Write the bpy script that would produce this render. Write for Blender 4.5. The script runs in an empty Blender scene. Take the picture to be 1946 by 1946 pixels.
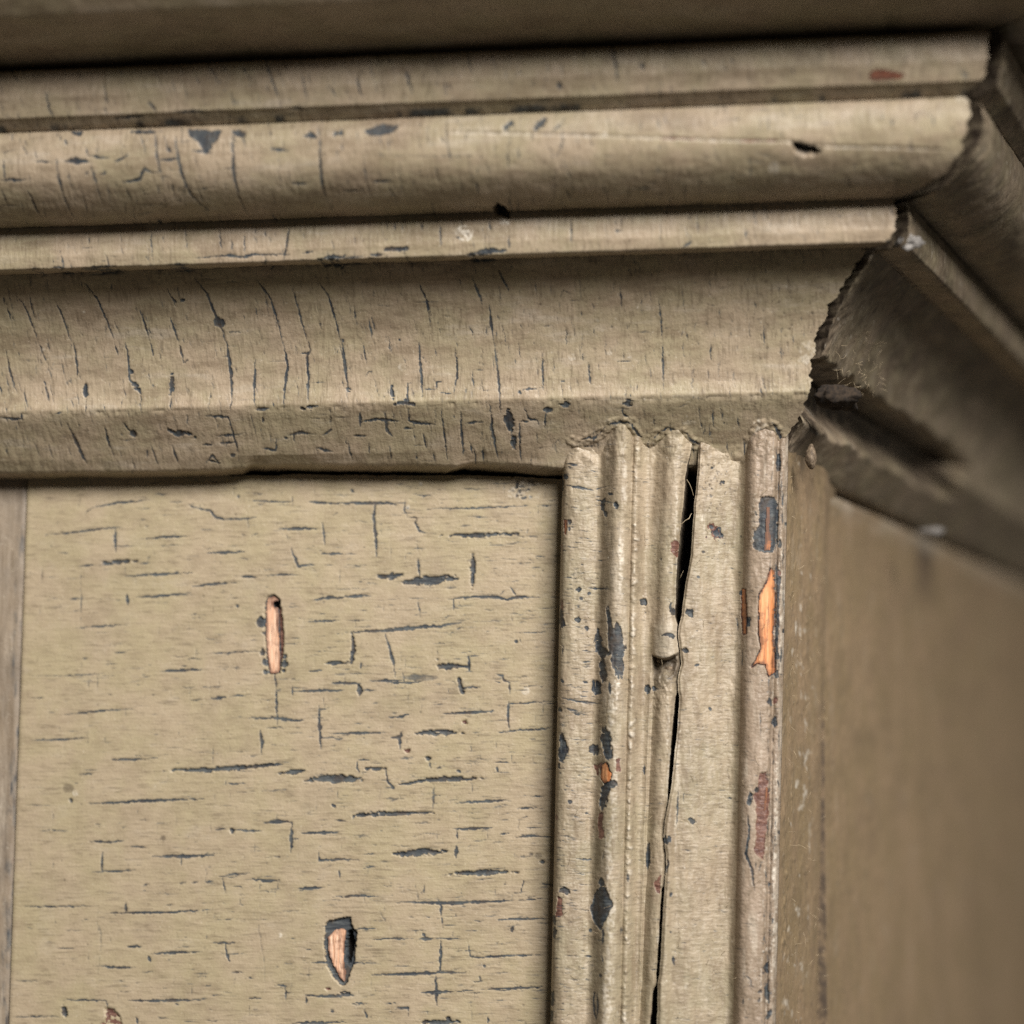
import bpy, math
import numpy as np

# ------------------------------------------------------------------ camera, light, exposure
# Lengths are laid out in "u"; one u is 0.15 mm, so the whole picture is about 29 cm wide.
S = 0.00015
F = 5000.0                      # focal length in u at the panel's distance
YAW, PITCH, ROLL = math.radians(7.0), math.radians(5.5), math.radians(0.0)
HALF = 973.0
scene = bpy.context.scene
coll = scene.collection

fwd = np.array([-math.sin(YAW) * math.cos(PITCH), math.cos(YAW) * math.cos(PITCH), math.sin(PITCH)])
rgt = np.array([math.cos(YAW), math.sin(YAW), 0.0])
upv = np.cross(rgt, fwd)
rgt, upv = (rgt * math.cos(ROLL) + upv * math.sin(ROLL), upv * math.cos(ROLL) - rgt * math.sin(ROLL))
CAM = -F * fwd

from mathutils import Matrix, Vector
cam_data = bpy.data.cameras.new("camera")
cam = bpy.data.objects.new("camera", cam_data)
coll.objects.link(cam)
M = Matrix(((rgt[0], upv[0], -fwd[0], CAM[0] * S), (rgt[1], upv[1], -fwd[1], CAM[1] * S),
            (rgt[2], upv[2], -fwd[2], CAM[2] * S), (0, 0, 0, 1)))
cam.matrix_world = M
cam_data.sensor_width = 36.0
cam_data.lens = 36.0 * F / (2 * HALF)
cam_data.clip_start = 0.01
cam_data.clip_end = 50.0
cam_data.dof.use_dof = True
cam_data.dof.focus_distance = (F - 112) * S
cam_data.dof.aperture_fstop = 4.7
cam_data.dof.aperture_blades = 9
scene.camera = cam

world = bpy.data.worlds.new("World")
scene.world = world
world.use_nodes = True
bgn = world.node_tree.nodes["Background"]
bgn.inputs[0].default_value = (1.0, 0.90, 0.76, 1)
bgn.inputs[1].default_value = 0.055

key_data = bpy.data.lights.new("window_light", 'AREA')
key_data.shape = 'RECTANGLE'
key_data.size, key_data.size_y = 0.70, 0.55
key_data.energy = 46.0
key_data.color = (1.0, 0.955, 0.90)
key = bpy.data.objects.new("window_light", key_data)
coll.objects.link(key)
LDIR = Vector((0.40, -0.76, 0.43)).normalized()
key.location = LDIR * 1.6
key.rotation_euler = LDIR.to_track_quat('Z', 'Y').to_euler()

vs = scene.view_settings
vs.view_transform = 'Standard'
vs.look = 'None'
vs.exposure = 0.08
vs.gamma = 1.0
vs.use_curve_mapping = False
scene.cycles.use_denoising = False
scene.cycles.max_bounces = 6

# ------------------------------------------------------------------ small maths helpers
rng = np.random.default_rng(7)

def at(px, py, p):
    """Point on the plane standing p in front of the panel that lies at photo position (px, py)."""
    px, py, p = np.broadcast_arrays(np.asarray(px, float), np.asarray(py, float), np.asarray(p, float))
    d = fwd + rgt * ((px - HALF) / F)[..., None] - upv * ((py - HALF) / F)[..., None]
    t = (-p - CAM[1]) / d[..., 1]
    return CAM + d * t[..., None]

def project(P):
    v = np.asarray(P, float) - CAM
    z = v @ fwd
    return HALF + F * (v @ rgt) / z, HALF - F * (v @ upv) / z

_tables = {}
def vnoise(x, y, seed=0):
    if seed not in _tables:
        _tables[seed] = np.random.default_rng(1000 + seed).random((256, 256))
    T = _tables[seed]
    xi, yi = np.floor(x).astype(int), np.floor(y).astype(int)
    fx, fy = x - xi, y - yi
    fx, fy = fx * fx * (3 - 2 * fx), fy * fy * (3 - 2 * fy)
    a, b = T[yi & 255, xi & 255], T[yi & 255, (xi + 1) & 255]
    c, d = T[(yi + 1) & 255, xi & 255], T[(yi + 1) & 255, (xi + 1) & 255]
    return (a * (1 - fx) + b * fx) * (1 - fy) + (c * (1 - fx) + d * fx) * fy

def fbm(x, y, seed=0, octaves=3):
    s, a, n = 0.0, 1.0, 0.0
    for k in range(octaves):
        s = s + a * (vnoise(x * 2 ** k, y * 2 ** k, seed + k) - 0.5)
        n += a
        a *= 0.5
    return 2 * s / n          # about -1..1

def smooth(a, b, x):
    t = np.clip((x - a) / (b - a), 0, 1)
    return t * t * (3 - 2 * t)

# ------------------------------------------------------------------ wear maps: a small raster in the X-Z elevation of a surface
CH = ('dark', 'maroon', 'pale', 'dirt_shade', 'sink', 'rough', 'chip', 'chip_brown', 'build', 'lift')
class Wear:
    def __init__(self, x0, x1, z0, z1, depth):
        self.x0, self.z0 = x0, z0
        self.w, self.h = int(x1 - x0) + 2, int(z1 - z0) + 2
        self.c = {k: np.zeros((self.h, self.w), np.float32) for k in CH}
        self.depth = depth        # (px, py) -> p, so that a mark read off the photo finds its place on the surface

    def place(self, pts):
        pts = np.asarray(pts, float)
        P = at(pts[:, 0], pts[:, 1], self.depth(pts[:, 0], pts[:, 1]))
        return np.stack([P[:, 0], P[:, 2]], 1)

    def stamp(self, chan, x, z, r, a, soft=0.9):
        R = int(np.ceil(r.max() + np.max(soft))) + 1
        o = np.arange(-R, R + 1)
        ox, oz = [g.ravel() for g in np.meshgrid(o, o)]
        gx, gz = x - self.x0, z - self.z0
        ix = np.round(gx)[:, None] + ox
        iz = np.round(gz)[:, None] + oz
        d = np.hypot(ix - gx[:, None], iz - gz[:, None])
        v = np.clip((r[:, None] - d) / soft + 0.5, 0, 1) * a[:, None]
        ok = (ix >= 0) & (iz >= 0) & (ix < self.w) & (iz < self.h) & (v > 0)
        np.maximum.at(self.c[chan], (iz[ok].astype(int), ix[ok].astype(int)), v[ok])

    def stroke_w(self, P, width, a=1.0, chan='dark', taper=0.5, jitter=0.6):
        """P: points (X, Z) on the surface; a tapering, slightly ragged mark."""
        P = np.asarray(P, float)
        seg = np.hypot(*(P[1:] - P[:-1]).T)
        L = np.concatenate([[0], np.cumsum(seg)])
        n = max(3, int(L[-1] / 0.8))
        s = np.linspace(0, L[-1], n)
        x, z = np.interp(s, L, P[:, 0]), np.interp(s, L, P[:, 1])
        k = rng.random() * 500
        x = x + jitter * fbm(s / 7 + k, np.full(n, k), 31)
        z = z + jitter * fbm(s / 7 - k, np.full(n, k + 9), 32)
        t = s / max(L[-1], 1e-6)
        prof = np.clip(np.minimum(t, 1 - t) / max(taper, 1e-3), 0, 1) ** 0.7
        r = width / 2 * (0.28 + 0.72 * prof) * (1 + 0.5 * fbm(s / 6 + k, np.full(n, k + 3), 33))
        al = a * (0.62 + 0.45 * prof) * (1 + 0.5 * fbm(s / 9 + k, np.full(n, k + 5), 34))
        if chan in ('dark', 'maroon') and width > 6.5 and a > 0.55:      # wide marks are flakes: torn outline
            chan = 'chip' if chan == 'dark' else 'chip_brown'
            self.stamp(chan, x, z, r * 1.12, np.clip(al, 0, 1), soft=np.maximum(1.2, 0.75 * width / 2))
        else:
            self.stamp(chan, x, z, np.maximum(r, 0.45), np.clip(al, 0, 1))

    def stroke(self, pts, width, a=1.0, chan='dark', taper=0.5, jitter=0.6):
        self.stroke_w(self.place(pts), width, a, chan, taper, jitter)

    def poly(self, pts, chans, rag=2.0, grow=0.0):
        P = self.place(pts)
        m = self.poly_mask(P, rag)
        for ch, v in chans.items():
            ch = {'dark': 'chip', 'maroon': 'chip_brown'}.get(ch, ch)
            self.c[ch] = np.maximum(self.c[ch], m * v)

    def poly_mask(self, P, rag=2.0):
        m = np.zeros((self.h, self.w), np.float32)
        a0 = np.maximum(np.floor(P.min(0) - [self.x0, self.z0]).astype(int) - 6, 0)
        a1 = np.ceil(P.max(0) - [self.x0, self.z0]).astype(int) + 7
        gx, gz = np.meshgrid(np.arange(a0[0], min(a1[0], self.w)), np.arange(a0[1], min(a1[1], self.h)))
        if gx.size == 0:
            return m
        qx = gx + self.x0 + rag * fbm(gx / 6.0, gz / 6.0, 41)
        qz = gz + self.z0 + rag * fbm(gx / 6.0, gz / 6.0, 45)
        m[gz, gx] = inside(qx, qz, P)
        return m

    def finish(self, gx, gz):
        """tear the outlines of the flakes along the grain (gx, gz: grain lengths)"""
        x, z = np.meshgrid(np.arange(self.w, dtype=float), np.arange(self.h, dtype=float))
        n = fbm(x / gx, z / gz, 301, 4)
        for src, dst in (('chip', 'dark'), ('chip_brown', 'maroon')):
            v = self.c[src]
            for _ in range(2):
                v = (v + np.roll(v, 1, 0) + np.roll(v, -1, 0)) / 3
                v = (v + np.roll(v, 1, 1) + np.roll(v, -1, 1)) / 3
            t = smooth(0.36, 0.56, v + 0.85 * n * smooth(0.05, 0.3, v)).astype(np.float32)
            self.c[dst] = np.maximum(self.c[dst], t)
            self.c['sink'] = np.maximum(self.c['sink'], 0.45 * t)
        v = np.maximum(self.c['dark'], self.c['maroon'])      # paint curls up a little along every loss
        for _ in range(3):
            v = (v + np.roll(v, 1, 0) + np.roll(v, -1, 0)) / 3
            v = (v + np.roll(v, 1, 1) + np.roll(v, -1, 1)) / 3
        self.c['lift'] = np.clip(v - self.c['dark'] - self.c['maroon'], 0, 1) * smooth(0.4, 0.75, vnoise(x / 30, z / 30, 331))

    def sample(self, chan, X, Z):
        A = self.c[chan]
        fx = np.clip(X - self.x0, 0, self.w - 1.001)
        fz = np.clip(Z - self.z0, 0, self.h - 1.001)
        ix, iz = fx.astype(int), fz.astype(int)
        fx, fz = fx - ix, fz - iz
        return (A[iz, ix] * (1 - fx) + A[iz, ix + 1] * fx) * (1 - fz) + (A[iz + 1, ix] * (1 - fx) + A[iz + 1, ix + 1] * fx) * fz

def inside(x, z, P):
    r = np.zeros(x.shape, bool)
    n = len(P)
    for i in range(n):
        (ax, az), (bx, bz) = P[i], P[(i + 1) % n]
        c = (az > z) != (bz > z)
        with np.errstate(divide='ignore', invalid='ignore'):
            r ^= c & (x < (bx - ax) * (z - az) / (bz - az) + ax)
    return r.astype(np.float32)

def parse(text, ox, oy, k):
    """'x,y x,y ...:width[:strength]' per line, in enlarged-view units -> photo positions."""
    out = []
    for line in text.strip().replace('\n', ';').split(';'):
        line = line.strip()
        if not line:
            continue
        f = line.split(':')
        pts = [(ox + k * float(a.split(',')[0]), oy + k * float(a.split(',')[1])) for a in f[0].split()]
        out.append((pts, float(f[1]) * k if len(f) > 1 else 0, float(f[2]) if len(f) > 2 else 1.0))
    return out
KZ = 650 / 1932.0

# ------------------------------------------------------------------ materials
def new_mat(name):
    m = bpy.data.materials.new(name)
    m.use_nodes = True
    nt = m.node_tree
    b = nt.nodes["Principled BSDF"]
    return m, nt, b

def nd(nt, t, **kw):
    n = nt.nodes.new(t)
    for k, v in kw.items():
        setattr(n, k, v)
    return n

def lin(r, g, b):
    f = lambda c: (c / 255 / 12.92) if c / 255 <= 0.04045 else ((c / 255 + 0.055) / 1.055) ** 2.4
    return (f(r), f(g), f(b), 1.0)

def noise_fac(nt, vec, scale, detail=3.0, rough=0.55, stretch=None):
    if stretch:
        mp = nd(nt, 'ShaderNodeMapping')
        mp.inputs['Scale'].default_value = stretch
        nt.links.new(vec, mp.inputs['Vector'])
        vec = mp.outputs[0]
    n = nd(nt, 'ShaderNodeTexNoise')
    n.inputs['Scale'].default_value = scale
    n.inputs['Detail'].default_value = detail
    n.inputs['Roughness'].default_value = rough
    nt.links.new(vec, n.inputs['Vector'])
    return n.outputs['Fac']

def ramp(nt, fac, a, b, lo=0.0, hi=1.0):
    r = nd(nt, 'ShaderNodeMapRange')
    r.interpolation_type = 'SMOOTHSTEP'
    r.inputs[1].default_value, r.inputs[2].default_value = a, b
    r.inputs[3].default_value, r.inputs[4].default_value = lo, hi
    nt.links.new(fac, r.inputs[0])
    return r.outputs[0]

def mixc(nt, fac, a, b, blend='MIX'):
    n = nd(nt, 'ShaderNodeMix', data_type='RGBA', blend_type=blend)
    if isinstance(fac, (int, float)):
        n.inputs[0].default_value = fac
    else:
        nt.links.new(fac, n.inputs[0])
    for v, s in ((a, n.inputs[6]), (b, n.inputs[7])):
        if isinstance(v, tuple):
            s.default_value = v
        else:
            nt.links.new(v, s)
    return n.outputs[2]

def mth(nt, op, a, b):
    n = nd(nt, 'ShaderNodeMath', operation=op)
    for v, s in ((a, n.inputs[0]), (b, n.inputs[1])):
        if isinstance(v, (int, float)):
            s.default_value = v
        else:
            nt.links.new(v, s)
    return n.outputs[0]

def paint_material(name, warm, cool, grain, rough=0.5, bump=0.35, streak=(1, 1, 1), patchy=1.0, torn=1.1, wear=True):
    """Aged oil paint: a patchy beige coat, hairline grain, the blue-grey undercoat where the wear map bares it."""
    m, nt, b = new_mat(name)
    tc = nd(nt, 'ShaderNodeTexCoord').outputs['Object']
    big = noise_fac(nt, tc, 55, 4, 0.6)
    mid = noise_fac(nt, tc, 260, 4, 0.6)
    col = mixc(nt, ramp(nt, big, 0.36, 0.64), warm, cool)
    col = mixc(nt, ramp(nt, mid, 0.35, 0.7, 0.0, 0.22), col, (0.30, 0.225, 0.145, 1), 'MIX')
    sk = noise_fac(nt, tc, 130, 5, 0.68, streak)
    col = mixc(nt, ramp(nt, sk, 0.47, 0.66, 0.0, 0.55 * patchy), col, (0.205, 0.150, 0.098, 1))
    col = mixc(nt, ramp(nt, sk, 0.46, 0.30, 0.0, 0.45 * patchy), col, (0.52, 0.45, 0.36, 1))
    fine = noise_fac(nt, tc, 900, 3, 0.6, grain)
    col = mixc(nt, mth(nt, 'MULTIPLY', ramp(nt, fine, 0.50, 0.68, 0.0, 0.6), ramp(nt, noise_fac(nt, tc, 120, 3, 0.6), 0.38, 0.62, 0.25, 1.0)), col, (0.17, 0.13, 0.085, 1))
    fleck = noise_fac(nt, tc, 1500, 2, 0.5)
    col = mixc(nt, ramp(nt, fleck, 0.64, 0.74, 0.0, 0.45), col, (0.14, 0.105, 0.075, 1))
    col = mixc(nt, ramp(nt, fleck, 0.36, 0.24, 0.0, 0.35), col, (0.66, 0.60, 0.48, 1))
    rgh = mth(nt, 'ADD', mth(nt, 'MULTIPLY', mid, 0.25), rough - 0.12)
    if wear:
        at_ = nd(nt, 'ShaderNodeAttribute', attribute_name='wear')
        sp = nd(nt, 'ShaderNodeSeparateColor')
        nt.links.new(at_.outputs['Color'], sp.inputs[0])
        dark, maroon, pale = sp.outputs[0], sp.outputs[1], sp.outputs[2]
        dirt_shade = at_.outputs['Alpha']
        jag = noise_fac(nt, tc, 1500, 4, 0.7, grain)
        jj = mth(nt, 'MULTIPLY', mth(nt, 'SUBTRACT', jag, 0.5), torn)
        col = mixc(nt, mth(nt, 'MULTIPLY', dirt_shade, ramp(nt, mid, 0.3, 0.65, 0.45, 1.0)), col, (0.066, 0.049, 0.036, 1))
        col = mixc(nt, pale, col, (0.72, 0.66, 0.56, 1))
        under = mixc(nt, ramp(nt, fine, 0.35, 0.7), lin(38, 47, 57), lin(80, 86, 88))
        under = mixc(nt, ramp(nt, mid, 0.45, 0.7, 0, 0.75), under, lin(70, 59, 50))
        brown = mixc(nt, ramp(nt, fine, 0.35, 0.7), lin(92, 62, 54), lin(132, 98, 84))
        col = mixc(nt, ramp(nt, mth(nt, 'ADD', maroon, mth(nt, 'MULTIPLY', jj, ramp(nt, maroon, 0.02, 0.2))), 0.35, 0.65), col, brown)
        col = mixc(nt, ramp(nt, mth(nt, 'ADD', dark, mth(nt, 'MULTIPLY', jj, ramp(nt, dark, 0.02, 0.3))), 0.05, 0.80, 0.0, 0.97), col, under)
        rgh = mth(nt, 'ADD', rgh, mth(nt, 'MULTIPLY', dark, 0.12))
    nt.links.new(col, b.inputs['Base Color'])
    nt.links.new(rgh, b.inputs['Roughness'])
    b.inputs['Specular IOR Level'].default_value = 0.45
    h = mth(nt, 'ADD', mth(nt, 'MULTIPLY', fine, 1.0), mth(nt, 'MULTIPLY', fleck, 0.6))
    h = mth(nt, 'ADD', h, mth(nt, 'MULTIPLY', mid, 1.2))
    bp = nd(nt, 'ShaderNodeBump')
    bp.inputs['Strength'].default_value = bump
    bp.inputs['Distance'].default_value = 0.00035
    nt.links.new(h, bp.inputs['Height'])
    nt.links.new(bp.outputs[0], b.inputs['Normal'])
    return m

def wood_material(name, light, mid_c, dark_c, grain):
    m, nt, b = new_mat(name)
    tc = nd(nt, 'ShaderNodeTexCoord').outputs['Object']
    g = noise_fac(nt, tc, 700, 4, 0.65, grain)
    g2 = noise_fac(nt, tc, 300, 3, 0.6)
    col = mixc(nt, ramp(nt, g, 0.38, 0.62), mid_c, light)
    col = mixc(nt, ramp(nt, g2, 0.52, 0.75, 0, 0.7), col, dark_c)
    st = nd(nt, 'ShaderNodeAttribute', attribute_name='stain').outputs['Fac']
    col = mixc(nt, ramp(nt, mth(nt, 'ADD', st, mth(nt, 'MULTIPLY', mth(nt, 'SUBTRACT', g, 0.5), 1.6)), 0.25, 0.9, 0, 0.9), col, dark_c)
    g3 = noise_fac(nt, tc, 1500, 2, 0.5, grain)
    col = mixc(nt, ramp(nt, g3, 0.54, 0.68, 0, 0.75), col, dark_c)
    nt.links.new(col, b.inputs['Base Color'])
    b.inputs['Roughness'].default_value = 0.6
    bp = nd(nt, 'ShaderNodeBump')
    bp.inputs['Strength'].default_value = 0.5
    bp.inputs['Distance'].default_value = 0.0003
    nt.links.new(g, bp.inputs['Height'])
    nt.links.new(bp.outputs[0], b.inputs['Normal'])
    return m

def plain_material(name, a, c, scale=400, rough=0.8):
    m, nt, b = new_mat(name)
    tc = nd(nt, 'ShaderNodeTexCoord').outputs['Object']
    n = noise_fac(nt, tc, scale, 4, 0.6)
    nt.links.new(mixc(nt, ramp(nt, n, 0.35, 0.65), a, c), b.inputs['Base Color'])
    b.inputs['Roughness'].default_value = rough
    bp = nd(nt, 'ShaderNodeBump')
    bp.inputs['Strength'].default_value = 0.5
    bp.inputs['Distance'].default_value = 0.0004
    nt.links.new(n, bp.inputs['Height'])
    nt.links.new(bp.outputs[0], b.inputs['Normal'])
    return m

# grain: scale per axis before a noise of ~900/m; >1 = finer along that axis
MAT_CORNICE = paint_material('cornice_paint', lin(172, 155, 133), lin(162, 150, 123), (1.4, 0.25, 0.22), 0.50, 0.42, (0.35, 1.0, 1.6))
MAT_PANEL = paint_material('panel_paint', lin(173, 157, 132), lin(168, 155, 125), (0.16, 1.0, 1.4), 0.52, 0.42, (0.7, 1.0, 1.2), 0.45, 0.6)
MAT_MOULD = paint_material('moulding_paint', lin(168, 153, 131), lin(158, 147, 123), (0.30, 0.30, 1.5), 0.50, 0.5, (1.7, 1.0, 0.4))
MAT_FILLET = paint_material('fillet_paint', lin(162, 144, 126), lin(148, 131, 113), (0.5, 0.5, 1.2), 0.5, 0.6, (2.2, 1.0, 0.35), 1.3)
MAT_STILE = paint_material('stile_paint', lin(150, 136, 119), lin(136, 124, 110), (1.3, 0.5, 0.16), 0.55, 0.4, (2.0, 1.0, 0.3))
MAT_SIDE = paint_material('side_paint', lin(160, 137, 109), lin(150, 130, 100), (0.6, 0.6, 0.5), 0.5, 0.3, (0.5, 0.5, 0.4), 0.4)
MAT_WOOD = wood_material('orange_wood', lin(230, 170, 120), lin(212, 136, 84), lin(120, 74, 48), (1.6, 1.0, 0.10))
MAT_WOOD_DARK = wood_material('brown_wood', lin(188, 122, 76), lin(148, 94, 62), lin(84, 60, 48), (1.6, 1.0, 0.10))
MAT_WOOD_PINK = wood_material('pink_wood', lin(232, 196, 168), lin(212, 164, 132), lin(112, 78, 62), (1.6, 1.0, 0.10))
MAT_WOOD_RED = wood_material('red_wood', lin(150, 92, 66), lin(128, 74, 52), lin(80, 50, 38), (0.12, 1.0, 1.6))
MAT_BACK = plain_material('shaded_core', lin(34, 27, 22), lin(22, 18, 15), 300, 0.9)  # wall core near black, putting the shade of the gaps into its colour
MAT_GRIME = plain_material('grime', lin(58, 47, 36), lin(34, 27, 21), 900, 0.95)
MAT_FILL = plain_material('filler', lin(138, 134, 130), lin(92, 88, 84), 900, 0.6)
MAT_CRUMB = plain_material('crumb', lin(134, 118, 98), lin(84, 70, 56), 1200, 0.7)
MAT_FIBRE = plain_material('fibre', lin(196, 178, 148), lin(150, 134, 108), 500, 0.5)

# ------------------------------------------------------------------ mesh helpers
def link_obj(name, me, mat, parent=None, org=None):
    o = bpy.data.objects.new(name, me)
    coll.objects.link(o)
    if mat:
        me.materials.append(mat)
    if parent is not None:
        o.parent = parent
    elif org is not None:
        o.location = [c * S for c in org]
    return o

def base_of(parent):
    """world position (u) of the thing a part hangs under"""
    p = np.zeros(3)
    while parent is not None:
        p += np.array(parent.location) / S
        parent = parent.parent
    return p

def grid_obj(name, P, mat, parent=None, org=None, wear=None, skirt=None, keep=None):
    """P: rows x cols x 3 points (u) -> one mesh of quads, rows running down, columns to the right.
    skirt: function P_border -> points behind, closes the sheet into a body."""
    R, C = P.shape[:2]
    V = P.reshape(-1, 3)
    idx = np.arange(R * C).reshape(R, C)
    Q = np.stack([idx[:-1, :-1], idx[1:, :-1], idx[1:, 1:], idx[:-1, 1:]], -1).reshape(-1, 4)
    if keep is not None:
        Q = Q[keep.ravel()]
    W = None
    if wear is not None:
        W = np.stack([wear[k].ravel() for k in ('dark', 'maroon', 'pale', 'dirt_shade')], 1).astype(np.float32)
    if skirt is not None:
        ring = np.concatenate([idx[0, :], idx[1:, -1], idx[-1, -2::-1], idx[-2:0:-1, 0]])
        B = skirt(V[ring])
        n0, nr = len(V), len(ring)
        V = np.concatenate([V, V[ring], B])
        k = np.arange(nr)
        k2 = np.roll(k, -1)
        Q = np.concatenate([Q, np.stack([n0 + k, n0 + k2, n0 + nr + k2, n0 + nr + k], -1)])
        if W is not None:                 # unpainted sawn edges, darkened in colour to shade the open joints
            E = np.tile(np.array([[0.0, 0.0, 0.0, 1.0]], np.float32), (nr, 1))
            W = np.concatenate([W, E, E])
    org = base_of(parent) if parent is not None else (np.zeros(3) if org is None else np.asarray(org, float))
    me = bpy.data.meshes.new(name)
    me.vertices.add(len(V))
    me.vertices.foreach_set('co', ((V - org) * S).astype(np.float32).ravel())
    me.loops.add(len(Q) * 4)
    me.loops.foreach_set('vertex_index', Q.astype(np.int32).ravel())
    me.polygons.add(len(Q))
    me.polygons.foreach_set('loop_start', np.arange(0, len(Q) * 4, 4, dtype=np.int32))
    me.update(calc_edges=True)
    me.polygons.foreach_set('use_smooth', np.ones(len(Q), bool))
    if W is not None:
        a = me.attributes.new('wear', 'FLOAT_COLOR', 'POINT')
        a.data.foreach_set('color', np.clip(W, 0, 1).ravel())
    me.validate()
    return link_obj(name, me, mat, parent, org)

def mesh_obj(name, V, faces, mat, parent=None, org=None, smooth_=True):
    V = np.asarray(V, float)
    org = base_of(parent) if parent is not None else (V.mean(0) if org is None else np.asarray(org, float))
    me = bpy.data.meshes.new(name)
    me.from_pydata([tuple(v) for v in (V - org) * S], [], faces)
    for p in me.polygons:
        p.use_smooth = smooth_
    me.update()
    return link_obj(name, me, mat, parent, org)

def thing(name, label, cat, loc, group=None):
    o = bpy.data.objects.new(name, None)
    coll.objects.link(o)
    o.empty_display_size = 0.02
    o.location = [c * S for c in loc]
    tag(o, label, cat, group)
    return o

def tag(o, label, cat, group=None):
    o['label'], o['category'] = label, cat
    o['kind'] = 'thing'
    if group:
        o['group'] = group
    return o

def lump(name, c, radii, mat, parent=None, seed=0, amp=0.35, freq=1.6, n=3, dirs=None):
    """a crumb: an icosphere-like body pushed about by noise"""
    import bmesh
    bm = bmesh.new()
    bmesh.ops.create_icosphere(bm, subdivisions=n, radius=1.0)
    r = np.random.default_rng(seed)
    k = r.random(3) * 50
    V = np.array([v.co[:] for v in bm.verts])
    f = 1 + amp * (fbm(V[:, 0] * freq + k[0], V[:, 1] * freq + k[1], 51) + fbm(V[:, 1] * freq + k[2], V[:, 2] * freq + k[0], 55)) 
    V = V * f[:, None] * np.asarray(radii, float)
    if dirs is not None:
        V = V @ np.asarray(dirs)
    V = V + np.asarray(c, float)
    faces = [[v.index for v in fc.verts] for fc in bm.faces]
    bm.free()
    return mesh_obj(name, V, faces, mat, parent)

def tube_data(P, r, sides=4):
    P = np.asarray(P, float)
    T = np.gradient(P, axis=0)
    T /= np.linalg.norm(T, axis=1)[:, None] + 1e-9
    A = np.cross(T, [0.3, 0.2, 0.93]); A /= np.linalg.norm(A, axis=1)[:, None] + 1e-9
    B = np.cross(T, A)
    an = np.arange(sides) * 2 * np.pi / sides
    V = (P[:, None] + r * (np.cos(an)[None, :, None] * A[:, None] + np.sin(an)[None, :, None] * B[:, None])).reshape(-1, 3)
    f = []
    for i in range(len(P) - 1):
        for j in range(sides):
            f.append([i * sides + j, i * sides + (j + 1) % sides, (i + 1) * sides + (j + 1) % sides, (i + 1) * sides + j])
    f.append(list(range(sides))[::-1]); f.append([(len(P) - 1) * sides + j for j in range(sides)])
    return V, f

# ------------------------------------------------------------------ the corner and the cornice profile
TURN = math.radians(78.0)                       # how far the return wall turns away at the corner
KM = math.tan(TURN / 2)
XC = float(at(1425, 900, 0)[0])                 # the bare corner behind the mouldings
DS = np.array([math.cos(TURN), math.sin(TURN), 0.0])     # along the return
NS = np.array([math.sin(TURN), -math.cos(TURN), 0.0])    # out of the return
RISE = 0.008                                    # the old cornice climbs a little to the right

def elev(z, p):
    return 1454.0 - z / (1 - p / 5000.0)

def spline(K, n=40):
    K = np.asarray(K, float)
    Q = np.vstack([2 * K[0] - K[1], K, 2 * K[-1] - K[-2]])
    out = []
    for i in range(1, len(Q) - 2):
        t = np.linspace(0, 1, n, endpoint=False)[:, None]
        a, b, c, d = Q[i - 1], Q[i], Q[i + 1], Q[i + 2]
        out.append(0.5 * (2 * b + (c - a) * t + (2 * a - 5 * b + 4 * c - d) * t ** 2 + (3 * b - a - 3 * c + d) * t ** 3))
    return np.vstack(out + [K[-1:]])

PROFILE = [   # (photo height at mid-picture, projection): straight runs and curves, top to bottom
    ('corona', [(-330, 930), (-150, 800), (-12, 682), (-4, 672), (77, 518), (elev(1234, 440), 440)], False, 5.0),
    ('fillet', [(elev(1221, 440), 440), (96, 500), (100, 508), (150, 505), (188, 494), (192, 488), (214, 466)], False, 2.3),
    ('ovolo', [(216, 462), (222, 466), (250, 470), (290, 464), (325, 448), (356, 422), (382, 388), (397, 352), (402, 336)], True, 2.2),
    ('bead', [(403, 330), (408, 330), (430, 333), (460, 332), (482, 326), (487, 316), (492, 276)], False, 2.2),
    ('cove', [(494, 268), (520, 250), (550, 227), (590, 203), (640, 178), (690, 161), (725, 154), (748, 153), (758, 153.5), (765, 151)], True, 2.2),
    ('drip_band', [(765, 151), (771, 147), (780, 141), (820, 112), (880, 68), (885, 60), (elev(558, -10), -10)], False, 2.2),
]
ROWS = []      # per part: (name, Y-Z polyline)
for nm, K, curved, step in PROFILE:
    K = np.array(K, float)
    K[:, 1] += 0.10 * np.maximum(K[:, 1] - 90, 0)
    if curved:
        K = spline(K)
    P3 = at(np.full(len(K), HALF), K[:, 0], K[:, 1])
    YZ = P3[:, 1:]
    L = np.concatenate([[0], np.cumsum(np.hypot(*(YZ[1:] - YZ[:-1]).T))])
    n = max(4, int(L[-1] / step))
    s = np.linspace(0, L[-1], n)
    yz = np.stack([np.interp(s, L, YZ[:, 0]), np.interp(s, L, YZ[:, 1])], 1)
    ROWS.append((nm, yz, L[-1]))
X_MID = float(at(HALF, 700, 150)[0])

# rows as straight lines in the picture, to find how far out a spot on the cornice stands
_all = np.vstack([r[1] for r in ROWS])
def _row_line(yz):
    a = np.stack([np.full(len(yz), -900.0), yz[:, 0], yz[:, 1] + RISE * (-900 - X_MID)], 1)
    b = np.stack([np.full(len(yz), 700.0), yz[:, 0], yz[:, 1] + RISE * (700 - X_MID)], 1)
    return project(a), project(b)
(_ax, _ay), (_bx, _by) = _row_line(_all)
def cornice_depth(px, py):
    px, py = np.atleast_1d(px), np.atleast_1d(py)
    out = np.empty(len(px))
    for i in range(len(px)):
        y = _ay + (_by - _ay) * (px[i] - _ax) / (_bx - _ax)
        ym = np.maximum.accumulate(y) + np.arange(len(y)) * 1e-6
        out[i] = np.interp(py[i], ym, -_all[:, 0])
    return out

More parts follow.
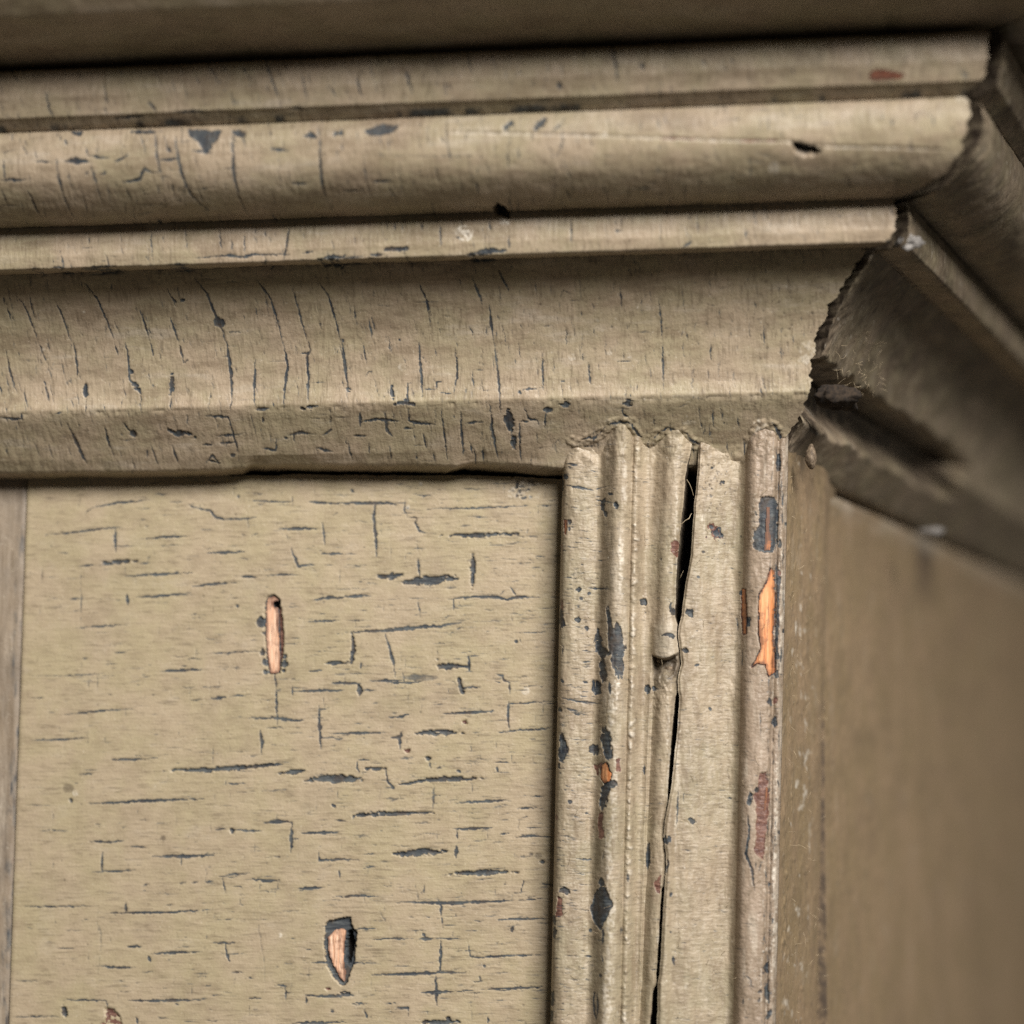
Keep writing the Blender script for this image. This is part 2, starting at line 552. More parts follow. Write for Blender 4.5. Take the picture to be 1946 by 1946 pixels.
WC = Wear(-1120, 900, 0, 960, cornice_depth)

# ------------------------------------------------------------------ marks on the cornice
Z1, Z2, Z3, ZA, ZB, ZF = (0, 0), (650, 0), (1296, 0), (0, 650), (650, 650), (1296, 650)
COVE_MARKS = [
(Z1, """100,1680 140,1730 180,1830 215,1932:11;310,1700 350,1780 400,1932:11;470,1590 540,1680 590,1780 650,1932:12
790,1750 830,1870 850,1932:11;945,1630 1000,1740:10;960,1790 1010,1932:13;980,1690 995,1710:20
1100,1570 1170,1660 1220,1790 1265,1880 1275,1932:17;1225,1800 1250,1840:44;1280,1875 1390,1875:8:.7
1450,1580 1530,1690 1580,1850 1595,1932:13;1660,1650 1700,1800 1735,1932:13;1780,1560 1850,1660 1900,1820 1925,1932:13
1020,1690 1045,1700:26:.7;640,1800 680,1900:6:.5"""),
(ZA, """215,0 240,60 270,130:9;410,0 430,100 440,210:12;650,0 670,90:10;710,0 725,90 730,210 760,240 795,290 800,410:14
740,160 745,180:26;735,230 770,250 790,280:34:.8;850,0 865,80:9;1010,0 1040,120:13;1040,120 1070,100:12:.7
1280,0 1300,130 1310,320:20;1310,320 1300,400:8:.8;1600,0 1625,130 1610,260 1600,380:17;1745,0 1755,60 1735,70 1740,330:17
1690,65 1750,60:13;30,40 60,190 100,300:10;480,230 485,320:30;485,320 490,410:7;970,170 970,250 965,310:24;965,310 965,400:8
1440,90 1435,250 1435,370:13;380,180 390,270:8:.5;1185,300 1180,400:8:.7;690,300 685,380:7:.6;1430,240 1440,250:16
0,430 130,435:15;120,400 125,440:16;1440,385 1520,380:18;1700,375 1800,365:24;300,410 360,395:10:.7;1160,415 1290,425 1310,470:15
90,100 200,110 270,130:7:.35;280,130 350,125:8:.35;1620,290 1680,200:6:.5;860,240 870,250:18:.6;1730,240 1740,260:20"""),
(ZB, """0,0 20,160 35,280:19;30,250 40,280:30;120,0 130,100:10;270,0 270,60:10;435,0 440,100 450,220 455,310:18;640,30 650,180 630,300:14
735,150 740,320:8:.7;860,0 880,180 890,300 895,400:15;1130,60 1135,270:12;1000,270 1080,265 1130,255:11;1390,110 1400,220 1410,260:12
1590,40 1590,110:8:.7;1550,110 1650,110:11:.8;1810,0 1815,230:12;275,230 290,330:22;370,230 370,340:13;370,235 400,230:10:.8
455,265 530,270:12;530,270 535,225 565,225:13;780,240 800,275 850,275:8:.7;550,285 620,290:8:.8;130,200 150,170 180,165:10:.6
1235,220 1260,222:10;1000,275 1010,290:18;700,255 702,290:10:.6;290,355 360,345 410,355:26;350,325 380,340:24;1230,355 1300,365:28;1590,345 1655,355:34
1600,330 1650,330:14;1890,370 1960,350:10:.6"""),
(Z2, """430,1590 480,1700 500,1850:12;730,1560 780,1680 790,1720:14;880,1520 945,1650:12;830,1720 855,1932:16;150,1800 170,1900:14
100,1560 130,1620:8:.6;1785,1680 1800,1800 1810,1932:10;1230,1690 1250,1640 1310,1665:10:.5;560,1780 620,1790:6:.4;180,1725 290,1728:7:.5
1310,1580 1320,1650:6:.4;1520,1840 1525,1850:20:.5;0,1920 10,1932:16;320,1915 325,1925:16:.7"""),
(ZF, """160,0 165,100:10;310,0 315,60:6:.6;600,0 600,80:6:.4"""),
# drip band under the cove
(ZA, """380,460 430,570 495,700:20;590,480 610,560 640,640:17;180,540 230,660:9:.6;940,490 990,520 1050,510 1110,545:26
690,450 750,520:10;740,515 760,525:36;850,570 900,720:10:.8;970,580 1010,690:13;830,600 830,650:13;1290,430 1340,600 1350,700:11
1220,530 1370,520:15:.8;1240,570 1340,565:15:.9;1160,690 1200,640 1240,690:16;1300,640 1330,640:20;1480,600 1560,610 1560,540:15
1620,530 1700,510 1760,520:18:.8;1820,530 1880,490:15;1790,600 1880,620:20:.8;1740,430 1850,435:8:.6;1870,410 1870,450:9;1480,420 1490,460:9
1140,580 1200,580:12:.8;500,400 540,490:8:.6;1170,670 1250,690:14;1460,640 1465,690:8:.6;1600,540 1625,545:14"""),
(ZB, """100,400 105,480:17;110,450 200,435 320,445:17;245,400 255,500 290,540:19;375,370 380,450 440,460 525,465 525,440:13;340,490 400,490:13:.8
460,520 475,600:13;510,630 525,680:14;560,370 595,680:12;670,370 675,500 685,645:15;840,360 850,500 885,670:19;935,380 945,450 955,500:48
960,520 975,610:38;1000,450 1005,600 1010,680:13;1000,450 1060,445:11;1030,360 1050,430 1100,440 1120,490:11;1150,390 1145,490:13;1140,385 1190,385:22
690,460 800,450:13:.8;720,560 740,640:9;795,590 798,680:13;1100,600 1140,600:7:.6;60,530 140,530:13:.8;150,560 155,640:9;270,590 280,680:13
1580,370 1590,410 1620,420:15;50,620 55,650:9;900,580 905,640:8:.6;1190,560 1195,620:7:.5;230,440 330,450:8"""),
(ZF, """105,440 115,490:10;170,370 180,490:10;310,420 325,490:9;230,390 235,440:8:.6"""),
]
OVOLO_MARKS = [
(Z1, """315,890 325,960 350,1080 400,1200 430,1240:14;360,910 500,912:28;515,885 620,895:14;640,915 680,900 720,880:17;200,915 290,915:10:.8
0,1020 150,1015:16:.8;20,900 30,1040:12:.8;880,750 885,880 920,1020 920,1060:13;990,760 1000,850 1030,990 1070,1090 1130,1150 1180,1190:15
900,905 1010,895:17;953,845 957,857:26;690,1030 790,1015 815,950 840,970 900,975:18;700,1030 750,1160:8:.7;510,900 540,1020 580,1160:8:.7
150,1070 180,1130 235,1230:13;1315,750 1315,880 1325,1000 1345,1090 1400,1210:17;1520,840 1630,850:19;1640,1035 1750,1040:14:.7
1805,780 1810,950 1830,1080 1880,1190:14;1080,850 1200,865:12;0,1050 60,1190:8:.6;475,985 495,975 500,990 480,995:10:.8;570,970 590,968 592,985 572,985 570,970:9
370,790 375,820:16;0,870 100,840:10:.6;1240,1050 1100,1075 1070,1050:7:.4;230,1055 300,1085:7:.4;400,1100 450,1160:6:.4;750,1160 1000,1150:6:.35
1700,1180 1720,1240:6:.4;1130,850 1180,860:16"""),
(Z2, """260,750 265,880:8:.7;480,700 490,800:7:.6;590,690 590,830:10:.7;910,740 970,680:28;1090,730 1150,670:44;1180,750 1250,690:14:.8
1250,650 1240,840 1210,880 1150,820 1145,750:9:.6;1240,880 1290,1000 1310,1100:9:.6;940,760 935,880 950,1000:9:.6;120,880 140,1030 170,1120:10:.7
160,1025 290,1025:15:.6;0,1080 120,1080:9:.7;270,1060 320,1140:9:.7;750,980 775,1110:9:.7;930,780 980,760:10:.6;1500,640 1505,740:6:.5
1690,650 1690,760:6:.5;1640,1060 1700,1062 1760,1055:14:.6;1620,830 1625,950:6:.4;700,880 730,885:10:.6;1430,880 1580,880:6:.35;0,880 150,880 700,885 1100,890:7:.45"""),
(Z3, """170,800 200,900 240,950:9:.5;1100,1000 1300,1030:10:.4;400,860 560,900:18:.3"""),
]
BEAD_MARKS = [
(Z1, """855,1310 865,1470:9;1240,1290 1250,1410:9;1385,1290 1385,1450:8;1500,1290 1500,1350:8;1640,1270 1640,1500:12;1100,1460 1210,1448 1290,1445 1380,1450 1440,1437 1640,1440:16:.9
1710,1430 1770,1420:15;1790,1465 1900,1455 1950,1445:26;560,1475 600,1475:8:.6;460,1525 700,1530:15:.7;960,1515 1100,1515:14:.7;90,1330 90,1380:6:.5;330,1420 330,1500:6:.5"""),
(Z2, """230,1410 310,1410 390,1400:23;0,1460 130,1450:16:.7;160,1440 240,1440:17:.9;710,1460 760,1430 850,1415 945,1420:23;555,1260 560,1390:13;945,1330 945,1400:10
1295,1230 1295,1400:11;835,1230 835,1310:8:.7;300,1250 300,1300:8;450,1250 460,1310:13:.7;65,1310 80,1390:8:.7;1580,1200 1580,1310:7:.6;1805,1210 1795,1400:7:.5
640,1345 670,1345:14:.7;1540,1300 1580,1305:14:.6;240,1350 270,1355:12:.5"""),
(Z3, """0,1420 60,1360:20:.6;20,1230 60,1235:14:.5;470,1380 475,1420:14:.5;1130,1350 1200,1360:22:.6;0,1300 100,1380 370,1350:7:.3;230,1180 300,1190:10:.5;540,1190 640,1180:10:.5;980,1160 1050,1165:14:.7"""),
]
FILLET_MARKS = [
(Z1, """255,510 280,620 320,690:12;1105,420 1130,490:9:.8;1230,440 1245,480:8:.7;1405,400 1430,480:9:.7;1545,390 1570,550 1590,620:12;1700,390 1740,580:9:.8
840,570 890,640:11;975,630 1150,628:14:.8;640,665 820,655:13;1860,470 1900,560:9:.7;0,640 80,680:8:.5;440,600 460,660:6:.5;1640,610 1720,610:12:.8;560,620 640,610:6:.4"""),
(Z2, """80,430 110,550:11;360,380 400,540:12;580,450 590,540:9;735,340 740,430:10;1545,290 1560,470:15;180,350 200,520:8:.6;1225,470 1235,500:24:.7;920,380 930,470:7:.5
1160,350 1170,430:10:.5;1240,360 1250,440:16:.5;1000,400 1015,425:22:.5;1690,360 1710,390:24:.6;1380,380 1400,440:10:.4;20,520 30,530:20:.5"""),
(Z3, """1140,185 1200,205 1260,190:44:.6;270,330 300,350:26:.5;120,330 135,370:14:.4;1580,400 1620,440:34:.5;640,240 650,420:8:.3;1000,250 1005,380:7:.3"""),
]
for group in (COVE_MARKS, OVOLO_MARKS, BEAD_MARKS, FILLET_MARKS):
    for (ox, oy), txt in group:
        for pts, w, a in parse(txt, ox, oy, KZ):
            WC.stroke(pts, max(w * 0.9, 2.3), min(1.0, a * 1.0), jitter=1.1)

def zpoly(o, txt, k=KZ):
    return [(o[0] + k * float(q.split(',')[0]), o[1] + k * float(q.split(',')[1])) for q in txt.split()]
# flakes off the ovolo and the bead
for o, t in ((Z1, "1060,735 1260,735 1230,780 1200,820 1160,875 1120,805 1075,775"), (Z1, "1715,770 1750,740 1800,772 1760,778"),
             (Z1, "1870,752 1932,738 1940,755 1890,765"), (Z1, "1300,738 1385,735 1380,785 1320,755"), (Z2, "120,735 230,698 325,710 290,742 230,768 150,762"),
             (Z1, "730,735 890,735 870,755 740,755"), (Z1, "400,745 470,742 460,765 410,768")):
    WC.poly(zpoly(o, t), {'dark': 1, 'sink': 0.5}, 2.5)
# worm holes and the slit in the ovolo
for o, t in ((Z2, "853,1180 880,1150 940,1195 950,1228 880,1218"), (Z3, "622,802 790,842 770,872 690,880 640,855")):
    WC.poly(zpoly(o, t), {'dark': 0.6, 'dirt_shade': 1, 'rough': 1}, 0.8)
# bruises, bare plaster specks, a green smear
for o, x, y, r, a in ((Z2, 690, 1315, 34, .9), (Z2, 920, 1247, 22, .9), (Z2, 1480, 758, 12, .7), (ZB, 1300, 85, 16, .6), (ZB, 1620, 75, 12, .6), (Z3, 520, 950, 22, .5),
                      (Z1, 470, 1755, 12, .5), (ZA, 240, 40, 16, .4), (ZF, 720, 40, 40, .35), (ZF, 690, 100, 26, .4), (ZB, 340, 140, 18, .35), (ZB, 1510, 60, 14, .5), (Z3, 1580, 565, 26, .6)):
    p = (o[0] + KZ * x, o[1] + KZ * y)
    WC.stroke([(p[0] - r * KZ * .5, p[1]), (p[0] + r * KZ * .5, p[1] + 1)], 2 * r * KZ, a, 'pale', 0.3)
# the long split along the ovolo: a sunk line with a rubbed lower lip and red primer showing
split = zpoly(Z2, "560,742 1000,750 1500,765 1932,780") + zpoly(Z3, "240,790 620,797 790,825 1200,832 1500,846")
WC.stroke(split, 2.2, 0.75, 'dirt_shade', 0.05, 0.4)
WC.stroke(split, 2.4, 0.9, 'sink', 0.05, 0.4)
WC.stroke([(x, y + 3.5) for x, y in split], 2.4, 0.5, 'pale', 0.1, 0.4)
WC.stroke(zpoly(Z2, "1780,785 1932,781") + zpoly(Z3, "90,788"), 3, 0.9, 'maroon', 0.3, 0.3)
WC.stroke(zpoly(Z3, "240,795 420,797 600,797"), 3, 0.8, 'maroon', 0.3, 0.3)
# dirty, pock-marked paint near the mitre and a scatter of specks
for _ in range(420):
    px = 1000 + 560 * rng.random() ** 0.6
    py = 510 + 300 * rng.random()
    r = 0.8 + 1.6 * rng.random() ** 3
    WC.stroke([(px, py), (px + r, py + r * 0.4)], 2 * r, 0.25 + 0.5 * rng.random(), 'dirt_shade' if rng.random() < .8 else 'pale', 0.3, 0.2)
for _ in range(160):
    px, py = 1560 * rng.random(), 90 + 700 * rng.random()
    r = 0.7 + 1.3 * rng.random() ** 3
    WC.stroke([(px, py), (px + r, py + r * 0.4)], 2 * r, 0.2 + 0.4 * rng.random(), 'dirt_shade', 0.3, 0.2)
# hairlines across the run, the way old paint checks
for _ in range(2700):
    px, py = -40 + 1900 * rng.random(), 90 + 780 * rng.random()
    ln = 8 + 34 * rng.random() ** 2
    lean = 0.10 if px > 900 else 0.22
    WC.stroke([(px, py), (px + lean * ln, py + ln)], 2.0, 0.2 + 0.5 * rng.random() ** 2, 'dark', 0.4, 0.8)
for _ in range(260):
    px, py = -40 + 1600 * rng.random(), 100 + 780 * rng.random()
    ln = 10 + 50 * rng.random()
    WC.stroke([(px, py), (px + ln, py - 0.03 * ln)], 2.0, 0.15 + 0.45 * rng.random() ** 2, 'dark', 0.4, 0.9)
for _ in range(260):
    px, py = -40 + 1500 * rng.random() ** 1.2, 100 + 770 * rng.random()
    ln = 14 + 44 * rng.random() ** 1.5
    lean = 0.06 if px > 900 else 0.22
    n_ = 4
    t_ = np.linspace(0, 1, n_)
    WC.stroke(list(zip(px + lean * ln * t_ + 1.2 * rng.normal(size=n_), py + ln * t_)), 2.2 + 1.0 * rng.random(), 0.35 + 0.45 * rng.random(), 'dark', 0.5, 1.0)
# dark gum along the joint where the upright moulding runs into the band
KG, ZG, ZE = 540 / 1932.0, (1020, 780), (1000, 1296)
WC.stroke(zpoly((1020, 780), "215,215 300,197 400,182 440,145 480,95 560,78 640,85 680,150 720,195 745,215 800,185 840,145 900,118 950,165 1000,135 1040,195 1130,245 1200,292 1290,328 1340,322 1400,262 1450,182 1500,105 1560,88 1620,112 1660,185 1700,235 1720,262", 540 / 1932.0), 16, 1.0, 'build', 0.02, 3.5)
JOINT = zpoly(ZG, "215,215 300,197 400,182 440,145 480,95 560,78 640,85 680,150 720,195 745,215 800,185 840,145 900,118 950,165 1000,135 1040,195 1130,245 1200,292 1290,328 1340,322 1400,262 1450,182 1500,105 1560,88 1620,112 1660,185 1700,235 1720,262", KG)
for pts, w_, a_ in parse("300,197 400,182 440,145:12;440,145 480,95:7:.7;480,95 560,78 640,85:13;640,85 680,150 720,195:16;790,190 840,145:9:.7;840,145 900,118:12;900,118 950,165:17;1000,135 1040,195 1130,245:15;1130,245 1200,292:8:.6;1290,328 1340,322:8:.6;1400,262 1450,182:7:.5;1600,80 1630,120 1660,190 1700,230:18", ZG[0], ZG[1] - 1, KG):
    WC.stroke(pts, w_ * 1.05, a_, 'dark', 0.45, 2.0)
for pts, w_, a_ in parse("500,95 560,92 620,98:9;1470,170 1520,110 1560,95:26:.6;1440,230 1490,200:30:.4;990,90 1080,80:24:.3", ZG[0], ZG[1], KG):
    WC.stroke(pts, w_, a_, 'pale', 0.4, 1.5)

# ------------------------------------------------------------------ front cornice
WC.finish(7, 3)
def wear_of(W, X, Z):
    Xw, Zw = X + 1.5 * fbm(X / 5, Z / 5, 311), Z + 1.5 * fbm(X / 5, Z / 5, 315)
    w = {k: W.sample(k, Xw, Zw) for k in CH}
    w['pale'] = w['pale'] * np.clip(0.45 + 1.5 * fbm(X / 5, Z / 5, 319), 0, 1)
    return w

gap_px = np.array([-60, 0, 235, 430, 466, 480, 650, 800, 868, 900, 1000, 1070, 1500])
gap_py = np.array([898, 898, 897, 892, 888, 881, 882, 884, 887, 879, 884, 891, 884])   # ragged lower edge of the band
XL = float(at(-60, 800, 100)[0])

front = thing('cornice_moulding', 'beige cracked cornice moulding running across the top above the flat panel', 'cornice', (0, -60, 560), 'cornice lengths meeting at the mitre')
mitre_noise = {}
arc0 = 0.0
for nm, yz, L in ROWS:
    n = len(yz)
    p = -yz[:, 0]
    T = np.gradient(yz, axis=0)
    T /= np.linalg.norm(T, axis=1)[:, None]
    N2 = np.stack([T[:, 1], -T[:, 0]], 1)                 # out of the face: (Y, Z)
    arc = np.linspace(0, L, n)
    i_ = [r[0] for r in ROWS].index(nm)
    for j_, e_, d_ in ((i_ - 1, 0, arc), (i_ + 1, -1, L - arc)):     # neighbouring runs share one direction at their arris
        if 0 <= j_ < len(ROWS):
            q_ = ROWS[j_][1]
            tq = (q_[-1] - q_[-2]) if e_ == 0 else (q_[1] - q_[0])
            tq = tq / np.linalg.norm(tq)
            nb = np.array([tq[1], -tq[0]]) + N2[e_].copy()
            nb /= np.linalg.norm(nb)
            f_ = np.clip(1 - d_ / 9, 0, 1)[:, None]
            N2 = N2 * (1 - f_) + nb * f_
    step = 6.0 if nm == 'corona' else 2.15
    xe = XC + KM * p
    xe = xe - (7.0 + 11.0 * smooth(300, 340, p) + 6.0 * np.abs(fbm((arc + arc0) / 11, arc * 0 + 3, 61, 4)) + 4.0 * fbm((arc + arc0) / 7, arc * 0 + 5, 66) + 5.0 * fbm((arc + arc0) / 24, arc * 0 + 6, 68) + 5.5 * smooth(290, 230, p) * smooth(140, 170, p)
               + 2.5 * np.maximum(0, fbm((arc + arc0) / 30, arc * 0 + 8, 63)))
    if nm == 'corona':
        xe = XC + KM * p + 40
    nc = int((xe.max() - XL) / step)
    t = np.linspace(0, 1, nc)
    X = XL + (xe - XL)[:, None] * t[None, :]
    X = np.concatenate([np.repeat([[XL - 420.0], [XL - 200.0]], n, 1).T if False else np.tile([XL - 1500.0, XL - 200.0], (n, 1)), X], 1)
    Zb = yz[:, 1][:, None] + RISE * (X - X_MID)
    Yb = np.repeat(yz[:, 0][:, None], X.shape[1], 1)
    A = np.repeat((arc + arc0)[:, None], X.shape[1], 1)
    w = wear_of(WC, X, Zb)
    dcre = np.minimum(arc, L - arc)[:, None]
    # old woodwork: slow waves, brush ripple, bruised arrises, sunk cracks
    disp = 1.6 * fbm(X / 140, A / 90, 71) + 0.9 * fbm(X / 26, A / 22, 74) + 0.45 * fbm(X / 6, A / 24, 77)
    if nm != 'corona':
        for seed_, d_ in ((arc0, arc), (arc0 + L, L - arc)):
            sd = A * 0 + seed_ * 0.37
            disp -= (3.4 * np.maximum(0, fbm(X / 24, sd, 81) + 0.1) + 2.2 * np.maximum(0, fbm(X / 7, sd, 82) + 0.1)) * np.clip(1 - d_ / 8, 0, 1)[:, None]
    disp -= 1.3 * w['dark'] + 1.6 * w['sink'] + 1.2 * w['maroon'] - 0.8 * w['pale'] + 0.8 * w['dirt_shade']
    disp -= 26 * w['rough']
    disp += 2.2 * w['lift']
    disp += 2.8 * w['build'] * (0.6 + fbm(X / 9, A / 9, 95))
    if nm == 'drip_band':                                  # the ragged lower edge
        ib = int(np.argmin(np.abs(p - 64)))
        px, pyr = project(np.stack([X[ib], Yb[ib], Zb[ib]], 1))
        e = -(np.interp(px, gap_px, gap_py) - pyr) * (px > -70) + 0.8 * fbm(X[-1] / 8, X[-1] * 0, 84)
        last = np.clip((arc - (L - 110)) / 30, 0, 1)[:, None]
        Zb = Zb + e[None, :] * last
    P = np.stack([X, Yb + N2[:, 0][:, None] * disp, Zb + N2[:, 1][:, None] * disp], -1)
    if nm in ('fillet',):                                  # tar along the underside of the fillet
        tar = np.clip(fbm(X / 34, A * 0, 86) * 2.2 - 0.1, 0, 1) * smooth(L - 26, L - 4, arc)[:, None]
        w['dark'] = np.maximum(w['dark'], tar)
    if nm == 'corona':
        for k in w: w[k] = w[k] * 0
    w['dirt_shade'] = np.clip(w['dirt_shade'] + 0.28 * np.maximum(0, fbm(X / 60, A / 40, 88) - 0.1) + 0.35 * smooth(300, 620, X) * np.maximum(0, fbm(X / 14, A / 12, 91)), 0, 1)

    def skirt(B):
        Q = B.copy()
        Q[:, 1] = np.maximum(Q[:, 1], 30.0)
        Q[:, 0] = np.minimum(Q[:, 0], XC - 26)
        return Q
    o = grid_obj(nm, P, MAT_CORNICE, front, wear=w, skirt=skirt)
    arc0 += L

# ------------------------------------------------------------------ return cornice, running back from the mitre
ret = thing('cornice_moulding', 'blurred beige cornice length running back from the mitre at the right', 'cornice', (XC + 60, 20, 560), 'cornice lengths meeting at the mitre')
arc0 = 0.0
s_far = 7000.0
for nm, yz, L in ROWS:
    st = 4.0
    n = max(4, int(L / st))
    li = np.linspace(0, len(yz) - 1, n)
    yz2 = np.stack([np.interp(li, np.arange(len(yz)), yz[:, i]) for i in (0, 1)], 1)
    p = -yz2[:, 0]
    arc = np.linspace(0, L, n)
    s0 = -KM * p + 6.0 + 9.0 * smooth(280, 340, p) + 7.0 * np.abs(fbm((arc + arc0) / 9, arc * 0 + 13, 62)) + 2 * np.maximum(0, fbm((arc + arc0) / 30, arc * 0 + 18, 64))
    t = np.concatenate([np.linspace(0, 0.07, 170, endpoint=False), np.linspace(0.07, 1, 220)])
    s = s0[:, None] + (s_far - s0)[:, None] * t[None, :]
    A = np.repeat((arc + arc0)[:, None], s.shape[1], 1)
    pp = np.repeat(p[:, None], s.shape[1], 1)
    zz = np.repeat(yz2[:, 1][:, None], s.shape[1], 1) + RISE * (XC - X_MID)
    T = np.gradient(np.stack([-p, yz2[:, 1]], 1), axis=0); T /= np.linalg.norm(T, axis=1)[:, None]
    no, nz = -T[:, 1], -T[:, 0]
    disp = 2.0 * fbm(s / 120, A / 60, 72) + 1.3 * fbm(s / 26, A / 20, 75)
    disp += 3.0 * smooth(140, 0, s - s0[:, None]) * fbm(s / 13, A / 12, 79)
    # the lower lip has broken away along the first hand's breadth, leaving a dirty hollow
    if nm in ('cove', 'drip_band'):
        far = 1500 + 120 * fbm(A / 15, A * 0, 93)
        along = smooth(far, far - 240, s)
        if nm == 'cove':
            across = smooth(L - 74 - 16 * fbm(s / 50, A * 0, 94), L - 44, arc[:, None] + 0 * s)
        else:
            across = smooth(56 + 14 * fbm(s / 60, A * 0, 96), 34, arc[:, None] + 0 * s)
        hol = along * across
        disp -= 85 * hol
    else:
        hol = np.zeros_like(s)
    pp2, zz2 = pp - no[:, None] * 0 + 0, zz
    nrm_o = (T[:, 1] * -1)[:, None]                        # outward share of the normal
    nrm_z = (T[:, 0])[:, None] * -1
    sign = -1.0
    pp2 = pp + disp * (-T[:, 1])[:, None]
    zz2 = zz + disp * (-T[:, 0])[:, None]
    P = np.array([XC, 0, 0]) + DS * s[..., None] + NS * pp2[..., None]
    P[..., 2] += zz2
    w = {k: np.zeros_like(s) for k in CH}
    w['dirt_shade'] = np.clip(hol * 1.3 + 0.30 + 0.6 * fbm(s / 60, A / 30, 98) + 0.5 * smooth(160, 0, s - s0[:, None]) * np.maximum(0, fbm(s / 12, A / 10, 99) + .1), 0, 1)  # even part paints in the return's shaded side; hollow and patches are dirt
    w['pale'] = 0.5 * np.clip(fbm(s / 18, A / 9, 101) * 2.4 - 1.0, 0, 1) * smooth(420, 60, s)
    def skirt2(B):
        Q = B.copy()
        d = np.minimum((Q - np.array([XC, 0, 0])) @ NS, 1e9)
        Q = Q - NS * (d + 30)[:, None] + DS * (KM * (d + 30) + 14)[:, None]
        return Q
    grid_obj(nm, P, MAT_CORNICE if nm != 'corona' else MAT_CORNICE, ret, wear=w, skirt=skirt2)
    arc0 += L

# ------------------------------------------------------------------ wall core behind the boards
def box_pts(a, b):
    (x0, y0, z0), (x1, y1, z1) = a, b
    return [(x0, y0, z0), (x1, y0, z0), (x1, y1, z0), (x0, y1, z0), (x0, y0, z1), (x1, y0, z1), (x1, y1, z1), (x0, y1, z1)]
BOXF = [[0, 3, 2, 1], [4, 5, 6, 7], [0, 1, 5, 4], [1, 2, 6, 5], [2, 3, 7, 6], [3, 0, 4, 7]]
core = []
xa, za, zb = XL - 1600, -2800.0, 1700.0
c0 = np.array([XC - 20, 0.0]); 
far2 = np.array([XC, 0]) + DS[:2] * 7200 - NS[:2] * 25
cor = np.array([XC, 0]) - NS[:2] * 25 + DS[:2] * 0
cor = np.array([cor[0] - 2, 40.0])
ring = [(xa, 40.0), (cor[0], 40.0), (far2[0], far2[1]), (far2[0] - 120, far2[1]), (cor[0] - 120, 160.0), (xa, 160.0)]
V = [(x, y, z) for z in (za, zb) for x, y in ring]
nR = len(ring)
Fc = [list(range(nR)), list(range(nR, 2 * nR))[::-1]] + [[i, (i + 1) % nR, nR + (i + 1) % nR, nR + i] for i in range(nR)]
wall = mesh_obj('wall', V, Fc, MAT_BACK, org=(0, 40, 0), smooth_=False)
wall['kind'] = 'structure'

